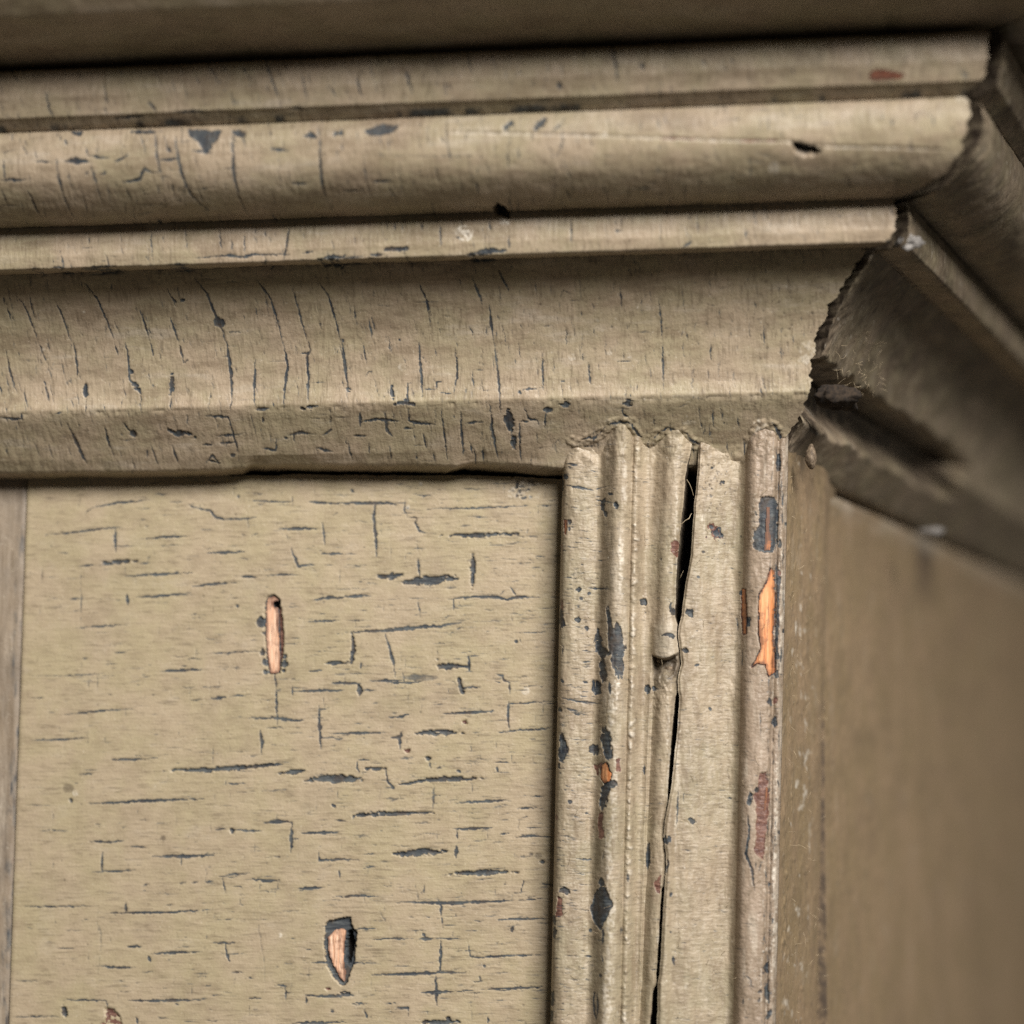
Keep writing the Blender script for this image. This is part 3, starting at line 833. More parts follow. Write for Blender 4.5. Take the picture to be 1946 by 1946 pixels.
# ------------------------------------------------------------------ the flat panel
def flat(px, py):
    return np.zeros(len(np.atleast_1d(px)))
WP = Wear(-1150, 320, -1150, 640, flat)
ZC, ZD = (0, 1296), (500, 1296)
PANEL_MARKS = [
(ZA, """520,935 650,910 780,900 845,890:16;480,970 520,935:10;860,860 960,860:12:.6;1040,940 1060,920 1120,940 1190,955 1215,990 1260,1000 1350,1000 1460,990:16
1420,895 1530,903 1650,903:14;1650,870 1655,930:8;1740,903 1860,910 1940,912:16;250,1090 420,1075 560,1055 700,1045:15;650,1045 650,1110 655,1190:18
800,1115 920,1102 1080,1095:17;1165,1190 1250,1190 1400,1183:17;1570,1055 1700,1055 1810,1055:21;1820,1015 1830,1100 1835,1150:15;1645,1165 1665,1220 1685,1270 1720,1260 1790,1255:19
1815,1200 1900,1195 1940,1195:17;320,1190 400,1195:12:.5;440,1265 540,1258:12;570,1250 660,1243 780,1235:24;700,1325 850,1315 1090,1303:17;710,1325 705,1250:6:.5
1085,1380 1230,1365 1355,1357:18;1360,1327 1460,1327:17;1500,1320 1600,1312 1700,1315:14;455,1270 460,1440 455,1620:8:.7;240,1250 235,1380:8:.5;390,1455 480,1440:14:.8
715,1420 725,1490:19;770,1440 900,1435 1080,1417:17;1260,1455 1400,1440:8:.6;270,1505 370,1492:10:.5;420,1615 460,1615 600,1605 730,1595:14:.8
1770,1460 1850,1445 1940,1443:21;1735,1580 1800,1578 1920,1572:15;1165,1762 1300,1755 1470,1745:15:.8;900,1860 1000,1855 1140,1850:20;160,1885 350,1887 600,1870 700,1865:10:.6
1830,1818 1940,1812:24;1735,1862 1820,1855:14;1338,1490 1345,1492:22;1343,865 1348,880:20;1555,1870 1555,1940:10;450,870 445,970:6:.5;300,1520 320,1500:10:.4
640,1760 660,1765:10:.3;240,1330 350,1325:9:.5;770,1330 770,1390:6:.4;480,975 500,1000:8:.4"""),
(ZB, """-10,910 190,910 360,910:22;190,900 180,990 190,1100 195,1215:22;360,870 350,950 375,990:10:.7;470,950 560,940 700,940 890,932 1050,925:13;430,990 410,1020 440,1065 475,1080:15
380,990 430,990:8;550,1095 700,1090 790,1090 910,1085 1030,1085:24;660,830 820,830:7:.8;400,860 460,870 520,862:12:.8;700,985 830,985:8:.8;735,1160 740,1260 735,1400:26
190,1325 270,1325 360,1310:34;345,1358 440,1350 500,1345 660,1330:52;430,1220 435,1330:17;-10,1440 80,1435 170,1432:19;600,1455 680,1440 780,1437 870,1440 930,1455 1000,1440 1135,1442:20
950,1380 980,1430:15;880,1440 920,1400:10:.8;630,1450 632,1520:12;430,1450 445,1570:10:.8;40,1640 130,1635 250,1630 440,1610 560,1603 640,1590 690,1580:23
55,1640 65,1720 55,1810 0,1815:25;240,1640 265,1720 290,1810 300,1900:19;540,1790 545,1830 640,1832 720,1830:36;715,1770 720,1860:22;720,1775 770,1770:11
150,1915 300,1912 350,1910:16;350,1895 440,1895 540,1895:56:.55;345,1850 350,1930:10:.7;870,1875 905,1885 910,1910 950,1925:17;105,1810 110,1850:13;655,1890 670,1940:24
940,1645 1180,1635:9:.8;978,1688 990,1695:22;0,1195 100,1195:8:.7;1090,1215 1150,1210:9;970,1250 1100,1245:7:.7;800,1150 960,1143:8:.7;130,1365 200,1365:8:.7;540,1720 540,1790:8:.5
420,1100 430,1200:6:.5;560,1570 600,1560:10:.6;820,1580 910,1572:12:.6;800,1515 860,1510:14:.6;1000,1665 1015,1700:9:.6;360,940 375,935:12:.6;50,830 70,850:20:.7"""),
(ZD, """75,0 75,120 80,245:15;165,20 168,100:11;165,55 290,50 470,48:19;390,5 560,8:22;545,0 545,85:27;560,45 650,50:11;700,5 900,2:15;1105,0 1120,40 1130,80:27;1130,30 1230,30:15
1390,0 1395,70:12:.8;0,200 80,205 150,215 200,218 240,212:21;315,125 315,200 322,290 325,380:21;700,200 780,195 825,185:17;1015,180 1150,172 1310,165:19;1330,135 1400,125 1640,108:11
1385,100 1385,200 1390,270:19;1325,285 1440,275 1640,258:14;370,290 470,290 580,288 700,287:19;850,290 900,285 980,285 1140,288:29;720,315 770,310 775,380:21;785,275 770,330:15
400,322 460,322:11;530,445 540,520:13;530,443 610,440:11;570,490 640,487 695,490:25;690,490 705,570 740,598 690,595:15;80,515 190,508 245,500:29:.9;230,560 320,545 400,545 560,548:42
750,585 850,565 960,550 1080,548 1260,545:27;0,465 110,465:21;925,430 940,435:30;940,450 950,490:12;960,570 965,640 955,740:18:.6;480,760 560,752 660,745 780,742 970,738:25
400,780 470,785:17;385,690 410,710:19;1075,685 1230,675 1410,668:17;1430,715 1550,712:13;0,795 100,790 170,790:23;165,790 160,880 158,970:23;165,890 210,885:11
210,857 310,850 430,850:21;1065,832 1150,830 1300,822:19;1095,840 1100,890:15;1095,925 1085,995:23;1325,857 1395,855:11;1420,875 1500,870 1640,872:14
315,960 318,1010 400,1005 540,1002:17;550,975 640,970:11;740,972 850,965 900,960 1040,958:38;430,1060 435,1110:15;0,1125 80,1125:19;1030,1090 1130,1078 1250,1075 1450,1075:27
195,1167 280,1165 350,1163:21;390,1215 500,1210 660,1208:15;740,1245 860,1245 990,1248 1100,1248 1280,1240 1420,1235:22;1440,1235 1620,1220:9;1005,1250 1005,1320:19;1005,1320 1015,1390:9
1475,1110 1455,1190:10;1180,1350 1250,1350:10;1320,1345 1440,1340 1600,1335:17;1410,1380 1400,1410:19;510,1395 640,1392:13;610,1455 740,1450 850,1450:11;880,1450 960,1450:17;970,1450 1120,1448:11
1005,1455 1005,1540 1000,1640:19;1160,1460 1170,1550 1230,1555 1400,1545 1600,1540:15;225,1587 340,1583 640,1587:13;610,1655 780,1650 850,1648 980,1645 1150,1640:21
975,1660 980,1800 985,1830:23;890,1755 1080,1750:23;1080,1750 1200,1742:8;1260,1740 1340,1732 1450,1728 1580,1722:19;60,1715 150,1715:11;125,1715 130,1800:13
230,1770 340,1777 400,1775 520,1770:21;245,1780 245,1820:13;500,1815 590,1815:9;680,1815 760,1815:9;570,1850 590,1900:19;750,1840 820,1840 820,1890:15;1040,1890 1060,1932:30
870,1925 1120,1920:26;160,1928 330,1925 470,1922:19;1270,1890 1270,1932:12;655,1285 690,1350 650,1350:12:.5;910,1140 910,1180 880,1200:10:.7;1560,1140 1640,1145:11
1245,1600 1255,1610:20:.8;1220,1660 1230,1690:16:.6;435,1755 510,1765:24:.7;380,1855 400,1865:22:.5;1320,330 1315,400:9:.5;1300,455 1390,455:11;1320,480 1325,510:16;1095,500 1120,505:18
770,430 850,430:20:.5;870,1180 875,1240:14:.4;900,1420 915,1440:18;690,1270 680,1300:10:.4"""),
(ZC, """1070,103 1140,100:12:.7;1190,92 1280,85:21;1280,82 1420,72:9:.8;360,185 520,168 760,150:14:.9;1405,205 1560,205:11;170,328 350,325 500,315:15:.9;1470,270 1480,340 1478,410:21
620,440 670,440 840,435:17;840,432 900,425:6;920,500 1010,497 1190,495 1420,478 1520,470 1600,465:25;445,520 530,520:12:.8;1255,575 1400,572:11:.8;1470,615 1620,610:9:.8
130,697 320,695:10:.6;500,687 640,682 800,673 1000,665 1150,662:21;395,665 405,675:24;200,840 280,838 430,845:10:.6;500,900 600,903 710,897:16;735,930 830,932:15
1215,835 1280,830:15;1310,835 1315,845:36;1320,838 1480,840:15;860,985 960,985 1030,985 1210,980:21;1025,985 1025,1040:9;578,960 575,1085:19;520,1072 640,1070 770,1065:14
1010,1140 1050,1130:21:.7;1080,1132 1120,1130:19:.7;1150,1130 1210,1125:17:.7;1235,1100 1310,1087 1410,1080:17;1255,1100 1275,1200:13;1290,1145 1420,1170:8:.7;1410,1115 1500,1122 1580,1122:19
890,1195 1010,1197:9:.6;90,1265 300,1270 550,1265:12:.8;710,1240 710,1300:19;590,1305 720,1305 850,1303 1000,1300 1200,1283:15;1220,1343 1350,1338:9:.7;450,1345 510,1340:11:.6
540,1350 570,1400 570,1530:16:.4;130,1387 200,1390:8:.5;360,1400 470,1405:9:.6;250,1470 310,1470:11:.5;715,1493 800,1495:17;850,1535 950,1530 1140,1525:19;835,1545 850,1580:21
1190,1472 1270,1475 1330,1475:17;1275,1480 1280,1540 1300,1580:15;560,1605 640,1612 770,1615:17;790,1640 890,1638:10:.6;1080,1652 1180,1650:8:.6;1300,1645 1380,1645:10:.7;1380,1673 1450,1672:9:.7
80,1685 230,1690:10:.6;720,1800 900,1800 1160,1795:19;1400,1785 1480,1783:13;350,1795 600,1800 610,1860:14:.9;360,1830 370,1890:36;60,1890 340,1888:12:.8;770,1890 780,1940:16
1445,1290 1470,1430 1490,1560 1500,1720:6:.5;570,345 650,340:10:.4;990,230 1090,225:10:.4;830,185 910,180:8:.4;880,1890 960,1905:14:.5;1030,1450 1060,1440:10:.5"""),
]
for (ox, oy), txt in PANEL_MARKS:
    for pts, w, a in parse(txt, ox, oy, KZ):
        WP.stroke(pts, max(w * 0.84, 2.3), min(1.0, a * 1.0), taper=0.5, jitter=1.4)
# fine checks: mostly level, thickest towards the upright moulding
for _ in range(3200):
    px = 40 + 1030 * rng.random() ** 0.55
    py = 900 + 1080 * rng.random()
    ln = 6 + 46 * rng.random() ** 2
    WP.stroke([(px, py), (px + ln, py - ln * 0.02 + rng.normal() * 0.6)], 1.9, 0.14 + 0.5 * rng.random() ** 2, 'dark', 0.4, 1.0)
for _ in range(700):
    px = 40 + 1030 * rng.random() ** 0.7
    py = 900 + 1080 * rng.random()
    ln = 5 + 34 * rng.random() ** 2
    WP.stroke([(px, py), (px - ln * 0.02, py + ln)], 1.9, 0.12 + 0.45 * rng.random() ** 2, 'dark', 0.4, 1.0)
for _ in range(260):
    px, py, r = 30 + 1040 * rng.random(), 900 + 1060 * rng.random(), 0.7 + 1.8 * rng.random() ** 4
    WP.stroke([(px, py), (px + r, py)], 2 * r, 0.2 + 0.5 * rng.random(), 'dirt_shade', 0.3, 0.2)
for _ in range(330):
    px = 60 + 1000 * rng.random() ** 0.6
    py = 905 + 1060 * rng.random()
    ln = 10 + 44 * rng.random() ** 1.6
    t_ = np.linspace(0, 1, 4)
    WP.stroke(list(zip(px + ln * t_, py - 0.03 * ln * t_ + 0.9 * rng.normal(size=4))), 2.0 + 1.1 * rng.random(), 0.3 + 0.45 * rng.random(), 'dark', 0.5, 1.2)
    if rng.random() < 0.35:                       # a short branch across
        b_ = px + ln * rng.random(); l_ = 5 + 22 * rng.random()
        WP.stroke([(b_, py), (b_ + rng.normal(), py + l_ * rng.choice([-1, 1]))], 2.0, 0.3 + 0.4 * rng.random(), 'dark', 0.5, 1.2)
# blistered pale patch below the gap
for _ in range(170):
    x, y = 1010 + rng.normal() * 46, 775 + 0
    px, py = ZB[0] + KZ * x, ZB[1] + KZ * (745 + 150 * rng.random())
    r = 1.5 + 3 * rng.random() ** 2
    WP.stroke([(px, py), (px + r * 2, py + rng.normal())], 2 * r * .8, 0.6 * rng.random() + .15, ('pale', 'dark')[int(rng.random() < .42)], 0.4, 0.5)
for o, x, y, r, ch in ((ZC, 425, 625, 20, 'pale'), (ZC, 385, 600, 34, 'dirt_shade'), (ZC, 1580, 1430, 20, 'pale'), (ZC, 920, 880, 18, 'dirt_shade'), (ZD, 1480, 50, 26, 'pale'), (ZD, 1470, 945, 10, 'pale'),
                       (ZD, 1140, 225, 16, 'maroon'), (ZD, 815, 378, 22, 'maroon'), (ZD, 1555, 980, 22, 'dirt_shade'), (ZC, 1850, 1730, 16, 'maroon'), (ZB, 370, 930, 14, 'pale'), (ZB, 440, 800, 12, 'pale'),
                       (ZB, 1300, 85, 12, 'pale'), (ZD, 1575, 1015, 16, 'dark'), (ZD, 1515, 970, 16, 'dirt_shade')):
    p = (o[0] + KZ * x, o[1] + KZ * y)
    WP.stroke([(p[0] - r * KZ * .4, p[1]), (p[0] + r * KZ * .4, p[1] + 1)], 1.5 * r * KZ, 0.6, ch, 0.3)
WP.poly(zpoly(ZC, "590,1840 640,1845 680,1890 690,1940 560,1940 600,1900"), {'maroon': .55, 'sink': .6}, 2)

# the two places where the panel is chipped to the wood
PATCH1 = zpoly(ZA, "1500,1470 1512,1442 1545,1432 1574,1452 1572,1520 1574,1600 1578,1700 1582,1800 1578,1868 1524,1874 1510,1800 1503,1700 1498,1600")
PATCH2 = zpoly(ZD, "362,1440 400,1400 450,1388 470,1402 462,1480 456,1580 470,1640 460,1698 437,1680 392,1600 367,1530")
RIM2 = zpoly(ZD, "350,1370 370,1350 420,1340 490,1325 500,1370 525,1420 515,1590 490,1640 470,1710 440,1715 400,1670 360,1600 345,1500")
SLOT2 = zpoly(ZD, "476,1410 500,1400 512,1480 492,1580 466,1592 460,1500")
WP.poly(PATCH1, {'dark': 1, 'sink': 1}, 1.0)
WP.stroke(PATCH1 + PATCH1[:1], 2.2, 0.7, 'dark', 0.01, 1.0)
WP.stroke(PATCH1 + PATCH1[:1], 4.0, 1.0, 'sink', 0.01, 0.5)
for t in ("1480,1560 1470,1585 1490,1600:34", "1495,1640 1490,1650:20", "1480,1740 1485,1760:26", "1492,1800 1495,1815:26", "1495,1862 1510,1868:22", "1610,1770 1605,1780:20", "1605,1800 1605,1830:26", "1600,1850 1605,1865:20"):
    for pts, w, a in parse(t, ZA[0], ZA[1], KZ):
        WP.stroke(pts, w, 1.0, 'dark', 0.3)
WP.poly(zpoly(ZA, "1568,1480 1588,1500 1598,1600 1604,1700 1594,1790 1582,1850 1576,1700 1570,1560"), {'maroon': 1, 'sink': .8}, 1.2)
WP.poly(RIM2, {'dark': 1, 'sink': 1}, 1.8)
WP.poly(SLOT2, {'rough': 1, 'dirt_shade': 1, 'dark': 0.3}, 0.5)
WP.stroke(zpoly(ZA, "1558,1470 1562,1490"), 13, 1.0, 'rough', 0.3, 0.2)

WP.finish(8, 2.6)
seam = lambda py: 52.0 - 0.034 * (np.asarray(py) - 900)
ny, nx = 512, 508
py = np.concatenate([np.linspace(899, 1975, ny), [2080, 2300, 3600]])
top = lambda px: 904 + 1.5 * np.sin(px / 140) + 2.2 * fbm(px / 40, px * 0, 110) + 0.9 * fbm(px / 9, px * 0, 112) + 4 * smooth(960, 1070, px)
tt = np.linspace(0, 1, nx)
PY, TT = np.meshgrid(py, tt, indexing='ij')
PX = seam(PY) + 0.8 + (1112 - seam(PY)) * TT
near = smooth(930, 899, PY)
PYd = PY + (top(PX) - 899) * near
P = at(PX, PYd, np.zeros_like(PX))
X, Z = P[..., 0], P[..., 2]
w = wear_of(WP, X, Z)
disp = 1.3 * fbm(X / 160, Z / 200, 120) + 0.7 * fbm(X / 40, Z / 24, 123) + 0.35 * fbm(X / 24, Z / 6, 126)
disp -= 1.2 * w['dark'] + 6.5 * w['sink'] + 1.2 * w['maroon'] - 0.8 * w['pale'] + 34 * w['rough'] - 2.0 * w['lift'] + 0.6 * w['dirt_shade']
disp -= 1.6 * smooth(6, 0, (PX - seam(PY))) 
P[..., 1] = -disp
w['dirt_shade'] = np.clip(w['dirt_shade'] + 0.16 * np.maximum(0, fbm(X / 70, Z / 60, 128)) , 0, 1)
back = lambda B: np.stack([B[:, 0], np.full(len(B), 38.0), B[:, 2]], 1)
panel = grid_obj('wall_panel', P, MAT_PANEL, org=at(560, 2300, 0), wear=w, skirt=back)
tag(panel, 'flat beige panel board with dark blue crackle and two chips to bare wood', 'panel')

# the neighbouring board at the left edge
py = np.concatenate([np.linspace(893, 1975, 300), [2200, 3600]])
tt = np.concatenate([[0, 0.5, 0.8], np.linspace(0.94, 1, 44)])
PY, TT = np.meshgrid(py, tt, indexing='ij')
PX = -1500 + (seam(PY) - 0.8 + 1500) * TT
P = at(PX, PY, np.full_like(PX, -2.0))
X, Z = P[..., 0], P[..., 2]
edge = smooth(26, 2, seam(PY) - 3 - PX)
disp = 1.2 * fbm(X / 30, Z / 160, 130) + 0.8 * fbm(X / 8, Z / 60, 133) - 2.2 * smooth(8, 0, seam(PY) - 1 - PX)
z0 = {k: np.zeros_like(X) for k in CH}
z0['dark'] = np.clip(edge * (0.18 + 0.8 * fbm(X / 12, Z / 42, 136)), 0, 1)
z0['dirt_shade'] = np.clip(0.35 * fbm(X / 20, Z / 60, 139) + 0.1, 0, 1)
z0['maroon'] = np.clip(fbm(X / 14, Z / 30, 141) * 1.2 - 0.35, 0, 1) * 0.8
P[..., 1] -= disp
stile = grid_obj('stile_board', P, MAT_STILE, org=at(-200, 2300, 0), wear=z0, skirt=back)
tag(stile, 'narrow mauve grey board at the left edge beside the crackled panel', 'board')

# bare wood showing in a chip: a fibrous patch lying a little below the paint's face
def wood_patch(name, poly_px, W, surf, off, mat, parent, fibre=(2.2, 26), holes=(), rag=1.0, label=None, amp=1.0):
    Pw = W.place(poly_px)
    st = 1.5
    x = np.arange(Pw[:, 0].min() - 3, Pw[:, 0].max() + 3, st)
    z = np.arange(Pw[:, 1].max() + 3, Pw[:, 1].min() - 3, -st)
    X, Z = np.meshgrid(x, z)
    rx, rz = X + rag * fbm(X / 6, Z / 6, 41), Z + rag * fbm(X / 6, Z / 6, 45)
    ins = inside(rx, rz, Pw) > 0
    for h in holes:
        ins &= inside(X, Z, W.place(h)) < 1
    h = surf(X, Z) + off + amp * (0.9 * fbm(X / fibre[0], Z / fibre[1], 150) + 0.7 * fbm(X / 9, Z / 14, 153))
    Pg = np.stack([X, -h, Z], -1)
    keep = ins[:-1, :-1] & ins[1:, :-1] & ins[1:, 1:] & ins[:-1, 1:]
    o = grid_obj(name, Pg, mat, parent, keep=keep)
    import bmesh
    bm = bmesh.new(); bm.from_mesh(o.data)
    bmesh.ops.delete(bm, geom=[v for v in bm.verts if not v.link_faces], context='VERTS')
    bm.to_mesh(o.data); bm.free()
    d = ins.astype(np.float32); e = ins.copy()
    for _ in range(9):                                      # how deep inside the patch, for the stained rim
        e2 = e.copy()
        e2[1:] &= e[:-1]; e2[:-1] &= e[1:]; e2[:, 1:] &= e[:, :-1]; e2[:, :-1] &= e[:, 1:]
        e = e2; d += e
    stn = np.clip(1.0 - d / 7.0 + 0.5 * fbm(X / 14, Z / 30, 156), 0, 1)
    key_ = {}
    sa = o.data.attributes.new('stain', 'FLOAT', 'POINT')
    co = np.empty(len(o.data.vertices) * 3, np.float32); o.data.vertices.foreach_get('co', co)
    co = co.reshape(-1, 3) / S + base_of(parent)
    ci = np.clip(np.round((co[:, 0] - x[0]) / st).astype(int), 0, len(x) - 1)
    ri = np.clip(np.round((z[0] - co[:, 2]) / st).astype(int), 0, len(z) - 1)
    sa.data.foreach_set('value', stn[ri, ci].astype(np.float32))
    if label:
        o['label'] = label
    return o
zero = lambda X, Z: np.zeros_like(X)
nail = [(ZA[0] + KZ * (1560 + 15 * math.cos(a)), ZA[1] + KZ * (1480 + 18 * math.sin(a))) for a in np.linspace(0, 6.28, 12, endpoint=False)]
wood_patch('bare_wood', PATCH1, WP, zero, -4.2, MAT_WOOD_PINK, panel, holes=[nail], label='narrow upright strip of bare pinkish wood with a nail hole')
wood_patch('bare_wood', PATCH2, WP, zero, -4.0, MAT_WOOD_PINK, panel, label='pointed chip of bare wood beside a dark slot', amp=2.2)

# ------------------------------------------------------------------ the upright moulding at the corner
LEAN = 0.022
def to_m(px, py):
    return np.asarray(px, float) + LEAN * (np.asarray(py, float) - 1100)
SEC = np.array([(1056, -6), (1058, 30), (1060, 52), (1064, 70), (1071, 82), (1084, 88), (1104, 87), (1120, 84), (1131, 80), (1140, 84), (1148, 95),
                (1157, 108), (1167, 118), (1178, 121), (1188, 117), (1195, 108), (1198, 103), (1202, 107), (1207, 108), (1211, 104), (1217, 93), (1227, 85), (1238, 86),
                (1250, 95), (1262, 107), (1274, 111), (1284, 109), (1292, 103), (1300, 99), (1310, 98), (1325, 94), (1342, 88), (1362, 80), (1382, 73), (1394, 71), (1403, 73),
                (1411, 82), (1417, 95), (1424, 105), (1434, 110), (1452, 111), (1466, 108), (1471, 101), (1474, 95), (1479, 98), (1485, 97), (1489, 90), (1492, 82)], float)
_ss = spline(SEC, 8)
def section(m):
    return np.interp(m, _ss[:, 0], _ss[:, 1])
# the drying split: left and right lip
SPL = np.array([(780, 1319, 1330), (850, 1314, 1328), (864, 1311, 1327), (906, 1302, 1325), (948, 1299.5, 1320), (1004, 1294, 1316), (1060, 1288, 1312), (1115, 1285.5, 1302), (1171, 1283, 1295), (1188, 1288, 1290.4),
                (1210, 1286, 1288), (1240, 1291, 1293), (1262, 1292, 1294.5), (1290, 1286, 1288), (1312, 1286, 1288.2), (1326, 1283, 1291), (1380, 1277.6, 1287.6), (1430, 1274, 1282.6), (1498, 1269, 1276), (1528, 1268.5, 1270.8), (1560, 1262, 1264),
                (1590, 1259.5, 1261.5), (1625, 1264.5, 1266.5), (1660, 1263, 1266), (1683, 1262, 1264), (1688, 1257.4, 1264), (1733, 1254, 1260.7), (1800, 1250.6, 1257.4), (1851, 1247, 1254), (1868, 1248, 1250.2),
                (1885, 1240.5, 1250.6), (1946, 1235.5, 1249), (2000, 1233, 1246), (3600, 1190, 1202)], float)
def split_l(py):
    return np.interp(py, SPL[:, 0], SPL[:, 1]) + 0.9 * fbm(py / 13, py * 0, 160) + 0.5 * fbm(py / 4, py * 0, 163)
def split_r(py):
    return np.maximum(np.interp(py, SPL[:, 0], SPL[:, 2]) + 0.9 * fbm(py / 15, py * 0 + 4, 161), split_l(py) + 1.6)

def mould_depth(px, py):
    return section(to_m(px, py))
WM = Wear(60, 560, -1150, 720, mould_depth)
MG = """475,1310 490,1400 500,1500 500,1660:28;420,1490 415,1580 440,1650 500,1655:52;548,1450 550,1560 550,1700 565,1815:74;440,1680 455,1800 455,1850:42;390,1880 430,1925:44;495,1520 520,1600:40
470,592 450,620 450,670 480,720:24;535,625 542,660:34;485,568 520,572:22;400,610 450,615:9;222,752 228,765:28;220,790 222,820:18;200,510 270,520 390,540:15;390,540 440,525 500,510:8:.7
340,1205 500,1215:9;280,1215 290,1225:26;350,1243 360,1248:20;298,1278 304,1284:18;335,1475 345,1485:20;262,1418 285,1428:24;722,1285 728,1315:42:.8;310,1710 370,1710:13;165,1830 180,1850:16:.8
310,1840 350,1850:12;210,360 275,372:14;190,430 200,470:22:.8;300,1045 315,1052:14:.6;180,1590 175,1660:12:.8;305,1630 370,1640:7;280,1330 290,1340:10:.5;210,1280 380,1300:6:.5;460,860 470,900:12:.3
910,1305 925,1390:32:.8;850,1535 880,1525 925,1520:20;905,1520 930,1545:24;1185,388 1195,394:22;1260,485 1270,500:24:.6;1180,575 1190,590:22:.5;1125,958 1140,968:22:.6;1095,1128 1105,1135:20:.7
1025,1355 1055,1400:34:.7;1045,1350 1070,1370:12:.7;1000,1625 1020,1640:34:.9;1070,1735 1110,1728:18;1240,960 1245,965:10:.5;1160,1530 1170,1535:10:.5;1480,680 1500,720:10:.5
1690,760 1700,800:24:.8;1685,1490 1690,1510:26:.9;1665,1610 1660,1720:14:.7;1680,900 1670,1100:9:.5;1675,1180 1680,1400:12:.5;1400,1620 1395,1760:8:.7;1385,1230 1390,1250:20"""
ME = """440,260 450,350 475,430:54;375,370 400,400:44:.8;470,555 445,620 425,720:44;500,560 480,590:30;425,1100 430,1200:26;385,1750 380,1820 395,1920:14;400,1750 405,1830 400,1900:12;400,10 390,50:42;380,0 420,20:26;470,0 475,70:13
200,300 215,370 195,450:38;185,460 185,490:16;185,1180 220,1175 245,1195:28;690,910 688,1000 690,1070:20;665,470 668,525:14;690,20 680,60:30;710,30 730,45:26;790,880 800,900:34:.7;795,1000 805,1030 790,1080:13
435,1390 430,1480:12;425,1540 440,1600:8:.7;365,1400 360,1405:18;415,1655 422,1662:16;330,1545 370,1552:12:.8;200,90 290,110 430,125:8;180,150 200,165:22;225,150 290,165:12;245,672 250,682:18;330,740 350,742:12
285,1000 370,1005:9;440,960 430,1010:9:.6;570,1080 575,1130:16:.7;540,1380 535,1420:14:.5;925,775 950,795:24;1030,145 1040,155:14;860,600 850,820:10:.7;890,620 890,680:9:.6;820,1190 815,1215:18;830,1550 835,1600:14;810,1410 815,1415:14
1135,655 1160,660:14:.6;1270,625 1255,700:22;1250,750 1260,850 1250,920 1240,970 1275,1060 1290,1180:14;1285,620 1310,600:20;1300,1010 1295,1060:7:.8;1330,1010 1310,1080:6:.7;1370,105 1380,120:36:.8;1320,150 1325,330:7:.6
1430,250 1425,400:10:.5;1440,420 1445,470:10:.6;1420,550 1430,600:12:.5;1425,840 1430,860:16:.7;1310,1740 1330,1760:22:.7;1320,1790 1310,1810:16:.6;1215,1690 1240,1660 1275,1690 1265,1720 1225,1725:9:.5;1225,1750 1225,1850:7:.5"""
for txt, o, k in ((MG, ZG, KG), (ME, ZE, KZ)):
    for pts, w_, a in parse(txt, o[0], o[1], k):
        WM.stroke(pts, max(w_, 1.9), a, taper=0.35, jitter=0.9)
        if w_ > 9:
            WM.stroke(pts, w_ * .9, a, 'sink', 0.3, 0.5)
def mpoly(o, t, k, chans, rag=1.5):
    WM.poly(zpoly(o, t, k), chans, rag)
mpoly(ZE, "430,1130 470,1210 492,1250 460,1320 420,1405 390,1370 362,1290 380,1210 410,1170", KZ, {'dark': 1, 'sink': .6}, 2)
mpoly(ZG, "915,900 930,880 972,895 962,1000 930,985 905,940", KG, {'maroon': 1, 'sink': .5}, 1.5)
mpoly(ZE, "720,1140 760,1090 755,1200 740,1195", KZ, {'maroon': 1, 'sink': .4}, 1.5)
mpoly(ZE, "180,1210 200,1220 212,1320 165,1330", KZ, {'maroon': 1, 'sink': .5}, 1.5)
mpoly(ZE, "410,740 435,740 430,800 445,880 415,885 405,820", KZ, {'maroon': 1, 'sink': .4}, 1)
mpoly(ZE, "505,440 530,430 530,510 510,500", KZ, {'maroon': 1, 'sink': .4}, 1)
mpoly(ZE, "380,470 430,455 435,530 400,530", KZ, {'maroon': .7, 'sink': .6}, 1)
mpoly(ZG, "540,1785 572,1850 562,1935 503,1935", KG, {'pale': .9}, 1)
mpoly(ZE, "490,0 525,0 510,160 500,240 485,230", KZ, {'pale': .7}, 1.5)
mpoly(ZG, "1455,610 1520,590 1525,640 1500,700 1520,770 1500,880 1460,900", KG, {'pale': .25}, 2)
# bared undercoat round the wood on the corner fillet
CHIP_A = zpoly(ZG, "1520,588 1620,588 1642,680 1628,900 1602,962 1560,968 1470,940 1475,820 1512,780 1508,650", KG)
CHIP_B = zpoly(ZG, "1590,1072 1617,1088 1620,1400 1607,1500 1617,1650 1622,1780 1576,1812 1554,1730 1502,1722 1458,1745 1500,1670 1522,1620 1506,1500 1511,1250 1560,1170", KG)
CHIP_C = zpoly(ZG, "1394,1210 1421,1214 1427,1400 1422,1522 1400,1522 1394,1400", KG)
CHIP_D = zpoly(ZE, "1318,520 1362,505 1366,600 1376,640 1356,850 1337,1008 1288,960 1300,850 1296,700 1284,650 1310,580", KZ)
CHIP_E = zpoly(ZE, "425,470 455,450 470,500 488,520 470,560 440,575 415,545", KZ)
CHIP_F = zpoly(ZG, "188,735 204,745 208,800 198,850 186,835", KG)
for c, ch in ((CHIP_A, {'dark': 1, 'sink': 1}), (CHIP_B, {'dark': .9, 'sink': 1}), (CHIP_C, {'maroon': 1, 'sink': 1}), (CHIP_D, {'maroon': 1, 'sink': 1}), (CHIP_E, {'dark': 1, 'sink': 1}), (CHIP_F, {'maroon': 1, 'sink': .5})):
    WM.poly(c, ch, 1.6)
for c in (CHIP_B, CHIP_C):
    WM.stroke(c + c[:1], 2.6, .75, 'maroon', 0.01, 1.0)
    WM.stroke(c + c[:1], 3.0, 1.0, 'sink', 0.01, 0.5)
